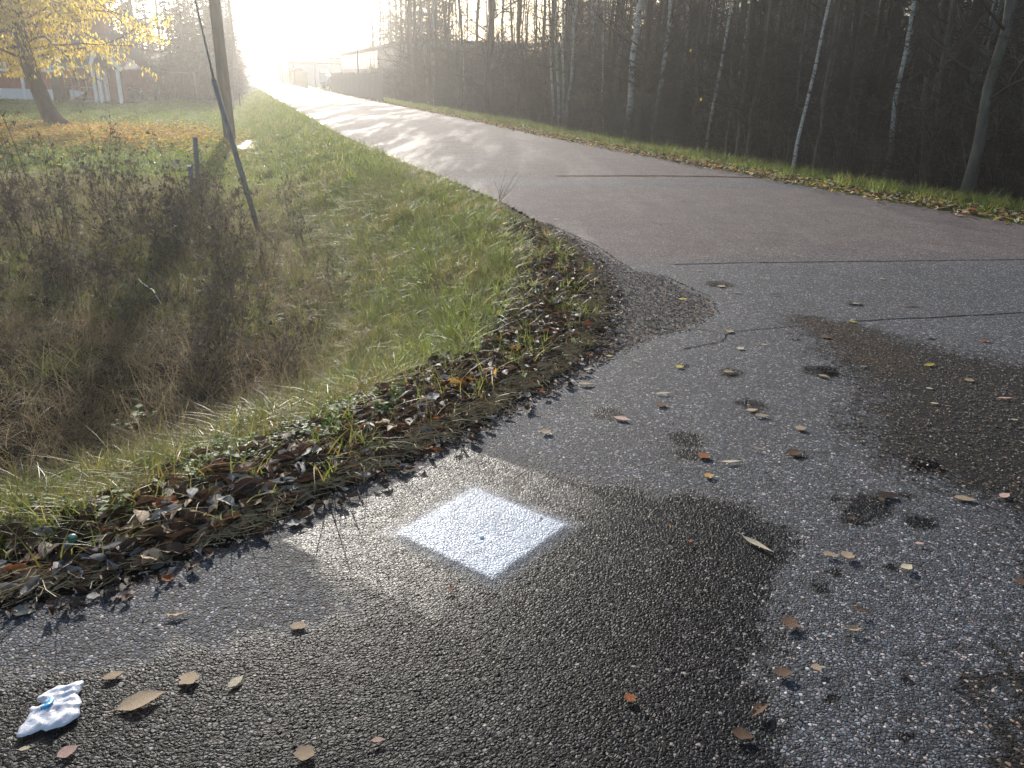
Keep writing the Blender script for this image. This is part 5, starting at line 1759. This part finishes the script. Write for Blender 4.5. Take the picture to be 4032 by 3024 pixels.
# water in the ditch
p = G(985, 585)
M_WATER = NT('ditch_water')
t = M_WATER
t.bsdf((.03, .028, .02), .06, 0, .9, t.bump(t.noise(t.pos(), 30, 4, .6), .35, .02))
M_WATER = t.m
V = [(0, 0, 0)]
for i in range(20):
    a = i * 6.283 / 20
    r_ = 1 + .22 * math.sin(3 * a + 1) + .12 * math.sin(5 * a)
    V.append((RD[0] * 1.5 * r_ * math.cos(a) + RN[0] * .38 * r_ * math.sin(a), RD[1] * 1.5 * r_ * math.cos(a) + RN[1] * .38 * r_ * math.sin(a), 0))
tag(ob('ditch_water', mesh('ditch_water', V, [(0, i + 1, (i + 1) % 20 + 1) for i in range(20)], M_WATER.m if hasattr(M_WATER, 'm') else M_WATER, False), loc=(p.x, p.y, p.z + .09)), kind='structure')

# ------------------------------------------------------------------ withered weeds
M_WEED = simple('withered_weed', (.13, .105, .08), .8, var=.45, scale=6, trans=.15)
M_WEEDL = simple('pale_withered_weed', (.29, .235, .17), .8, var=.4, scale=6, trans=.2)
def weed(seed, h, stems=4):
    r = np.random.RandomState(seed); mb = MB()
    for k in range(stems):
        P, _ = wander(r, (r.normal(0, .06), r.normal(0, .06), -.03), (r.normal(0, .22), r.normal(0, .22), 1), h * r.uniform(.6, 1.1), 7, .09, .03)
        m_ = int(r.rand() < .35)
        mb.tube(P, np.linspace(.0055, .0018, 8), 4, m_, cap=False)
        for q in range(12):
            j = r.randint(2, 8)
            d2 = np.array([r.normal(), r.normal(), r.uniform(.2, 1.2)])
            p2, _ = wander(r, P[j] if j < 8 else P[7], d2, h * r.uniform(.05, .22), 3, .25, .05)
            mb.tube(p2, np.linspace(.0022, .001, 4), 3, m_, cap=False)
            for w in range(5):   # shrivelled leaves and seed heads
                c_ = p2[r.randint(1, 4)] + r.normal(0, .008, 3)
                l = r.uniform(.012, .035)
                V = c_ + r.normal(0, 1, (3, 3)) * np.array([l * .5, l * .5, l * .7])
                mb.add(V, [(0, 1, 2)], m_)
    return mb.build('weed_stems', [M_WEED, M_WEEDL], True)
WD = [weed(s, h) for s, h in ((1, 1.15), (2, .95), (3, 1.3), (4, .75), (5, 1.05))]
x, y = rand_area(5200, -13, 0, 3.2, 15)
x1, y1, d1 = filt(x, y, 2.2, 12, prob=lambda x, y, d: np.where(y < 5.5, .05, np.clip(.34 - .018 * y, .03, .3)) * np.where(d < 3, .35, 1) * (.35 + .65 * (wob(x, y, 1.3) > 0)))
nk = len(x1)
p, r, s = place(x1, y1, .14, .45, .95)
s = s * np.clip(.75 + (y1 - 5) * .08, .7, 1.45)
scatter('withered_weeds', p, r, s, rng.randint(0, 5, nk), WD, 'dense thicket of withered brown weeds in the hollow left of the bank', 'weeds')
WPX = [(440, 950, 1.15, 0, 'tall brown weed with a plume standing out before the lawn'), (250, 1010, 1.25, 2, 'dense dark weed stand left of the tall plume'), (560, 930, 1.05, 1, 'branching weed between the tall plume and the grey posts'),
       (610, 960, 1.0, 4, 'crooked withered weed just left of the shorter post'), (700, 985, .9, 3, 'low bushy weed below the grey posts'), (830, 930, 1.1, 4, 'withered weed between the posts and the guard tube'),
       (875, 960, .9, 1, 'thin forked weed leaning towards the guard tube'), (430, 1250, .9, 3, 'single dark stem in the foreground of the hollow'), (120, 980, 1.3, 2, 'weed stand second from the picture border'),
       (900, 1290, .75, 0, 'upright dark stalk right of the hollow'), (1050, 1000, .6, 1, 'short dark weed right of the guard tube foot'), (1180, 980, .55, 3, 'small withered weed on the slope right of the guard tube')]
for (px, py, s, vi, lb) in WPX:
    p = G(px, py)
    e = ob('withered_weed', WD[vi], loc=(p.x, p.y, p.z))
    e.scale = (s, s, s); e.rotation_euler = (0, 0, px)
    tag(e, lb, 'weed')
# bare bush at the left border
p = G(20, 900)
e = ob('bare_bush', BR[2], loc=(p.x - .5, p.y, p.z)); e.scale = (.45, .45, .42)
tag(e, 'bare twiggy bush at the left border in front of the lawn', 'bush')
# pale stick and fallen stems
M_STICK = simple('peeled_stick', (.55, .5, .42), .5, var=.15)
pts = [np.array(G(560, 1190)) + (0, 0, .22), np.array(G(575, 1215)) + (0, 0, .24), np.array(G(615, 1235)) + (0, 0, .22), np.array(G(645, 1275)) + (0, 0, .18)]
o_ = pts[0].copy()
mb = MB(); mb.tube([q - o_ for q in pts], [.007, .006, .006, .004], 6)
tag(ob('stick', mb.build('stick', M_STICK, True), loc=o_), 'pale peeled stick curving over the flattened weeds', 'stick')
for (a, b, lb) in (((420, 1062), (700, 1040), 'long pale fallen stem lying level across the weeds'), ((440, 1095), (640, 1052), 'shorter fallen stem crossing below the long level one')):
    A = np.array(G(*a)) + (0, 0, .3); B = np.array(G(*b)) + (0, 0, .34)
    mb = MB(); mb.tube([A - A, (B - A) * .5 + (0, 0, .05), B - A], [.006, .005, .003], 5)
    tag(ob('straw_stalk', mb.build('straw_stalk', M_STRAW, True), loc=A), lb, 'stem')
# thin bare sapling by the road corner
p = G(1965, 800)
mb = MB(); rs = np.random.RandomState(9)
for k in range(7):
    P_, _ = wander(rs, (0, 0, -.02), (rs.normal(.25, .25), rs.normal(0, .3), 1), rs.uniform(.25, .5), 5, .12)
    mb.tube(P_, np.linspace(.004, .001, 6), 4, cap=False)
tag(ob('sapling', mb.build('sapling', M_TWIGL, True), loc=p), 'thin bare twig plant at the road edge on the bank corner', 'plant')
# small green plants
def leafy(seed, n=14, h=.16):
    r = np.random.RandomState(seed); mb = MB()
    for k in range(n):
        a = r.uniform(0, 6.28); z = r.uniform(.03, h); rr = r.uniform(.01, .06)
        c_ = np.array([rr * math.cos(a), rr * math.sin(a), z]); l = r.uniform(.03, .055)
        d_ = np.array([math.cos(a), math.sin(a), r.uniform(-.1, .4)]) * l; s_ = np.array([-math.sin(a), math.cos(a), 0]) * l * .4
        mb.add([c_, c_ + d_ * .5 + s_, c_ + d_, c_ + d_ * .5 - s_], [(0, 1, 2, 3)])
        mb.tube([(0, 0, 0), c_], .0012, 3, cap=False)
    return mb.build('leafy_plant', LM['green'], False)
LP = [leafy(s) for s in range(3)]
for (px, py, s, lb) in ((575, 1700, 1.3, 'fresh light green leafy plant in the withered growth'), (490, 1740, .8, 'low green plant left below the light green one'), (480, 2060, .7, 'tiny green sprout among dark leaves by the asphalt')):
    p = G(px, py)
    o = ob('green_plant', LP[px % 3], loc=p); o.scale = (s, s, s * 1.2)
    tag(o, lb, 'plant')
x, y = rand_area(900, -3, -.6, 2.6, 4.2)
x1, y1, d1 = filt(x, y, .5, 1.3)
p, r, s = place(x1, y1, .2, .3, .6)
scatter('ground_cover', p, r, s, rng.randint(0, 3, len(x1)), LP, 'small pale green herbs between the yellow grass blades', 'ground cover')

# ------------------------------------------------------------------ far end of the road
M_CREAM = simple('cream_render', (.62, .55, .36), .8, var=.08, scale=1)
M_BLUEW = simple('pale_blue_sheet', (.36, .42, .52), .6, var=.08, scale=1)
M_DARKW = simple('bay_shade_and_dark_trim', (.05, .045, .045), .8, var=.2)  # shade inside the warehouse bay as plain colour; also gate and stripes
M_PLANK = simple('grey_planks', (.28, .24, .19), .85, var=.2, scale=3)
M_CONC = simple('grey_sheet_fence', (.20, .20, .20), .7, var=.12, scale=1)
M_METAL = simple('light_metal', (.5, .5, .5), .35, .5, var=.1)
def bld(name, px0, px1, pyt, pyb, Y, depth, mat, lb, cat='building', parts=None, pitched=False):
    a = at(px0, pyb, Y); b = at(px1, pyb, Y)
    zt = at((px0 + px1) / 2, pyt, Y)[2]
    w = b[0] - a[0]
    e = empty(name, (a[0], Y, -.05))
    hgt = zt + .05
    mb = MB(); mb.box((w / 2, depth / 2, hgt / 2), (w, depth, hgt)); wl = ob('wall', mb.build('wall', mat), e)
    mb = MB()
    if pitched:
        mb.add([(-.3, -.3, hgt), (w + .3, -.3, hgt), (w / 2, -.3, hgt + w * .3), (-.3, depth, hgt), (w + .3, depth, hgt), (w / 2, depth, hgt + w * .3)], [(0, 1, 2), (0, 3, 5, 2), (1, 4, 5, 2), (3, 4, 5)])
    else:
        mb.box((w / 2, depth / 2, hgt + .1), (w + .4, depth + .4, .2))
    ob('roof', mb.build('roof', M_ROOF if not pitched else M_METAL), e)
    tag(e, lb, cat)
    return e, w, hgt
e, w, hg = bld('warehouse', 1140, 1305, 250, 318, 118, 14, M_BLUEW, 'low pale blue warehouse with an open dark bay at the end of the road')
mb = MB(); mb.box((w * .16, -.04, hg * .58), (w * .34, .08, hg * .38)); ob('bay_shade_panel', mb.build('bay_shade_panel', M_DARKW), e)  # solid panel, its dark colour stands in for shade inside the bay
mb = MB(); mb.box((w * .16, -.12, hg * .82), (w * .36, .12, .3)); ob('bay_lintel', mb.build('bay_lintel', M_WHITE), e)
mb = MB(); mb.box((w * .85, -.05, hg * .6), (w * .22, .1, hg * .4)); ob('roller_door', mb.build('roller_door', M_WHITE), e)
e, w, hg = bld('yellow_hall', 1092, 1238, 216, 315, 190, 30, M_CREAM, 'tall pale yellow hall glowing in the haze')
for i in range(5):
    mb = MB(); mb.box((w * (.15 + .17 * i), -.03, hg * .8), (1.2, .05, .8)); ob('window', mb.build('window', M_GLASS), e)
e, w, hg = bld('gabled_shed', 1196, 1240, 240, 315, 150, 8, M_METAL, 'small gabled grey shed before the yellow hall', pitched=True)
e, w, hg = bld('silo_tower', 1248, 1288, 192, 315, 180, 6, M_METAL, 'square metal silo tower rising over the low roofs')
for i in range(3):
    mb = MB(); mb.box((w * (.2 + .3 * i), -.05, hg * .75), (.25, .1, hg * .45)); ob('rib', mb.build('rib', M_WHITE), e)
e, w, hg = bld('blue_shed', 1027, 1056, 262, 312, 210, 10, M_BLUEW, 'small blue-fronted shed left of the yellow hall')
mb = MB(); mb.box((w * .5, -.05, hg * .3), (w * .9, .1, hg * .5)); ob('gate', mb.build('gate', M_DARKW), e)
e, w, hg = bld('office_block', 1300, 1352, 232, 318, 125, 14, M_CONC, 'grey flat-roofed block between warehouse and long panelled hall')
mb = MB(); mb.box((w * .5, -.05, hg * .55), (w * .8, .1, hg * .25)); ob('window_band', mb.build('window_band', M_BLUEW), e)
# long panelled hall running beside the road
A = at(1350, 330, 112); B = at(1640, 345, 62)
e = empty('panelled_hall', (A[0], A[1], -.1))
tag(e, 'long dark hall with a row of upright pale panels behind the parked cars', 'building')
dv = np.array([B[0] - A[0], B[1] - A[1]]); Lh = np.linalg.norm(dv); an = math.atan2(dv[1], dv[0])
e.rotation_euler = (0, 0, an)
hh = at(1350, 218, 112)[2] + .1
mb = MB(); mb.box((Lh / 2, 4, hh / 2), (Lh, 8, hh)); ob('wall', mb.build('wall', M_CONC), e)
mb = MB(); mb.box((Lh / 2, 4, hh + .1), (Lh + .6, 8.6, .2)); ob('roof', mb.build('roof', M_ROOF), e)
pm = None
for i in range(13):
    mb = MB(); mb.box((0, 0, 0), (1.9, .12, hh * .38))
    pm = pm or mb.build('panel', M_METAL)
    ob('panel', pm, e, (1.6 + i * 2.6, -.08, hh * .76))
mb = MB(); mb.box((Lh * .4, -1.2, hh * .42), (Lh * .8, 2.4, .18)); ob('canopy', mb.build('canopy', M_METAL), e)
# plank fence and striped container
def fence(name, pa, pb, Ya, Yb, h, mat, lb, pitch=2.0, piece='panel'):
    A = at(pa, 330, Ya); B = at(pb, 330, Yb)
    dv = np.array([B[0] - A[0], B[1] - A[1]]); L_ = np.linalg.norm(dv)
    e = empty(name, (A[0], A[1], -.05), math.atan2(dv[1], dv[0]))
    tag(e, lb, 'fence')
    me = None; mp = None
    n_ = int(L_ / pitch)
    for i in range(n_):
        if me is None:
            mb = MB(); mb.box((0, 0, 0), (pitch - .06, .05, h)); me = mb.build(piece, mat)
            mb = MB(); mb.box((0, 0, 0), (.09, .12, h + .12)); mp = mb.build('post', M_BROWN)
        ob(piece, me, e, ((i + .5) * pitch, 0, h / 2 + .05 + .02 * (i % 3)))
        ob('post', mp, e, (i * pitch, .06, h / 2))
    return e
fence('plank_fence', 1120, 1212, 135, 92, 1.7, M_PLANK, 'weathered plank fence in front of the low warehouse', 1.5)
fence('plank_fence', 1062, 1095, 175, 150, 1.8, M_PLANK, 'shorter plank fence further down the road by the blue shed', 2.0)
fence('sheet_fence', 1305, 1520, 78, 52, 1.65, M_CONC, 'grey sheet fence at the end of the wood in front of parked cars', 2.4)
e, w, hg = bld('container', 1096, 1122, 258, 314, 140, 5, M_WHITE, 'upright striped pale gate wall beside the plank fence', 'gate')
for i in range(4):
    mb = MB(); mb.box((w * (.15 + .24 * i), -.06, hg / 2), (w * .09, .08, hg)); ob('stripe', mb.build('stripe', M_DARKW), e)
# cars
def car_mesh(van=False):
    prof = [(-2.1, .35), (-2.15, .75), (-1.95, .95), (-1.5, 1.38), (-.4, 1.45), (.55, 1.36), (1.15, .98), (1.95, .85), (2.12, .6), (2.1, .35)] if not van else \
           [(-2.3, .35), (-2.35, 1.1), (-2.2, 1.85), (-1.6, 2.0), (1.0, 2.0), (1.5, 1.75), (1.95, 1.15), (2.3, .95), (2.35, .35)]
    mb = MB()
    V = []; n_ = len(prof)
    for yy0, k in ((-.84, .93), (-.78, 1), (.78, 1), (.84, .93)):
        for (x_, z_) in prof: V.append((x_ * k, yy0 * (1 if z_ < 1.0 else .86), .35 + (z_ - .35) * k))
    F = []
    for a in range(3):
        for i in range(n_):
            j = (i + 1) % n_
            F.append((a * n_ + i, a * n_ + j, (a + 1) * n_ + j, (a + 1) * n_ + i))
    F.append(tuple(range(n_))); F.append(tuple(reversed(range(3 * n_, 4 * n_))))
    mb.add(V, F)
    return mb
M_CARG = simple('dark_window_glass', (.03, .035, .04), .05, var=.1, spec=.9)
def car(px, py, Y, rz, color, lb, van=False):
    q = at(px, py, Y)
    e = empty('parked_car' if not van else 'parked_truck', (q[0], Y, 0), rz)
    tag(e, lb, 'car' if not van else 'truck')
    m = simple('car_paint', color, .18, .3, var=.03, spec=.7)
    ob('body', car_mesh(van).build('body', m, False), e)
    z0 = 1.14 if not van else 1.45
    mb = MB(); mb.box((-.45 if not van else 1.55, 0, z0), (1.7 if not van else .35, 1.55 if not van else 1.5, .3 if not van else .5), taper=.93); ob('windows', mb.build('windows', M_CARG), e)
    for sx in (-1.3, 1.35):
        for sy in (-.8, .8):
            mb = MB(); mb.tube([(0, -.1, 0), (0, .1, 0)], .32, 16); wh = ob('wheel', mb.build('wheel', M_RUB, True), e, (sx, sy, .32))
    for sy in (-.55, .55):
        mb = MB(); mb.box((0, 0, 0), (.06, .32, .14)); ob('headlight', mb.build('headlight', M_WHITE), e, (2.1 if not van else 2.35, sy, .68))
    return e
car(1325, 305, 95, 1.2, (.45, .47, .5), 'silver parked car leftmost of those behind the sheet fence')
car(1362, 305, 88, 1.1, (.12, .16, .2), 'dark blue parked car between the silver and the grey ones')
car(1400, 305, 82, 1.1, (.25, .26, .27), 'grey parked car nearest the wood behind the sheet fence')
car(1015, 305, 200, .2, (.6, .62, .64), 'white car standing at the far end of the road')
car(1040, 305, 205, .3, (.15, .25, .4), 'blue car beside the white one at the far end of the road')
car(946, 305, 165, 1.9, (.16, .16, .17), 'dark truck on the left at the far end of the road', True)
# cabinet on two legs and lamp posts
q = at(1272, 330, 88)
e = empty('cable_cabinet', (q[0], 88, 0))
tag(e, 'pale electric cabinet on two legs beside the gate opening', 'cabinet')
mb = MB(); mb.box((0, 0, 1.15), (.55, .3, .9)); ob('box', mb.build('box', M_METAL), e)
mb = MB(); mb.box((0, -.16, 1.15), (.46, .02, .8)); ob('door', mb.build('door', M_WHITE), e)
for sx in (-.2, .2):
    mb = MB(); mb.box((sx, 0, .35), (.06, .06, .75)); ob('leg', mb.build('leg', M_STEEL), e)
for (px, Y, h, lb) in ((1160, 105, 4.6, 'thin pole in front of the warehouse bay'), (1243, 95, 4.2, 'thin pole left of the cable cabinet'), (1412, 66, 3.4, 'thin pole standing at the sheet fence'), (1078, 190, 8, 'tall chimney-like post by the yellow hall')):
    q = at(px, 330, Y)
    mb = MB(); mb.tube([(0, 0, -.2), (0, 0, h)], .06 if h < 7 else .5, 8)
    tag(ob('thin_pole', mb.build('thin_pole', M_STEEL if h < 7 else M_BROWN, True), loc=(q[0], Y, 0)), lb, 'pole')

# ------------------------------------------------------------------ haze
me = bpy.data.meshes.new('haze')
mb = MB(); mb.box((-20, 290, 12.5), (980, 660, 29))
hm = bpy.data.materials.new('haze_air')
hm.use_nodes = True
nt = hm.node_tree; nt.nodes.clear()
o_ = nt.nodes.new('ShaderNodeOutputMaterial'); pv = nt.nodes.new('ShaderNodeVolumePrincipled')
pv.inputs['Color'].default_value = (1.0, .98, .94, 1)
pv.inputs['Density'].default_value = HAZE_DENSITY
pv.inputs['Anisotropy'].default_value = HAZE_G
nt.links.new(pv.outputs[0], o_.inputs['Volume'])
hz = ob('haze', mb.build('haze', hm))
hz['kind'] = 'stuff'
hz['label'] = 'bright low haze over the road, lawn and wood'
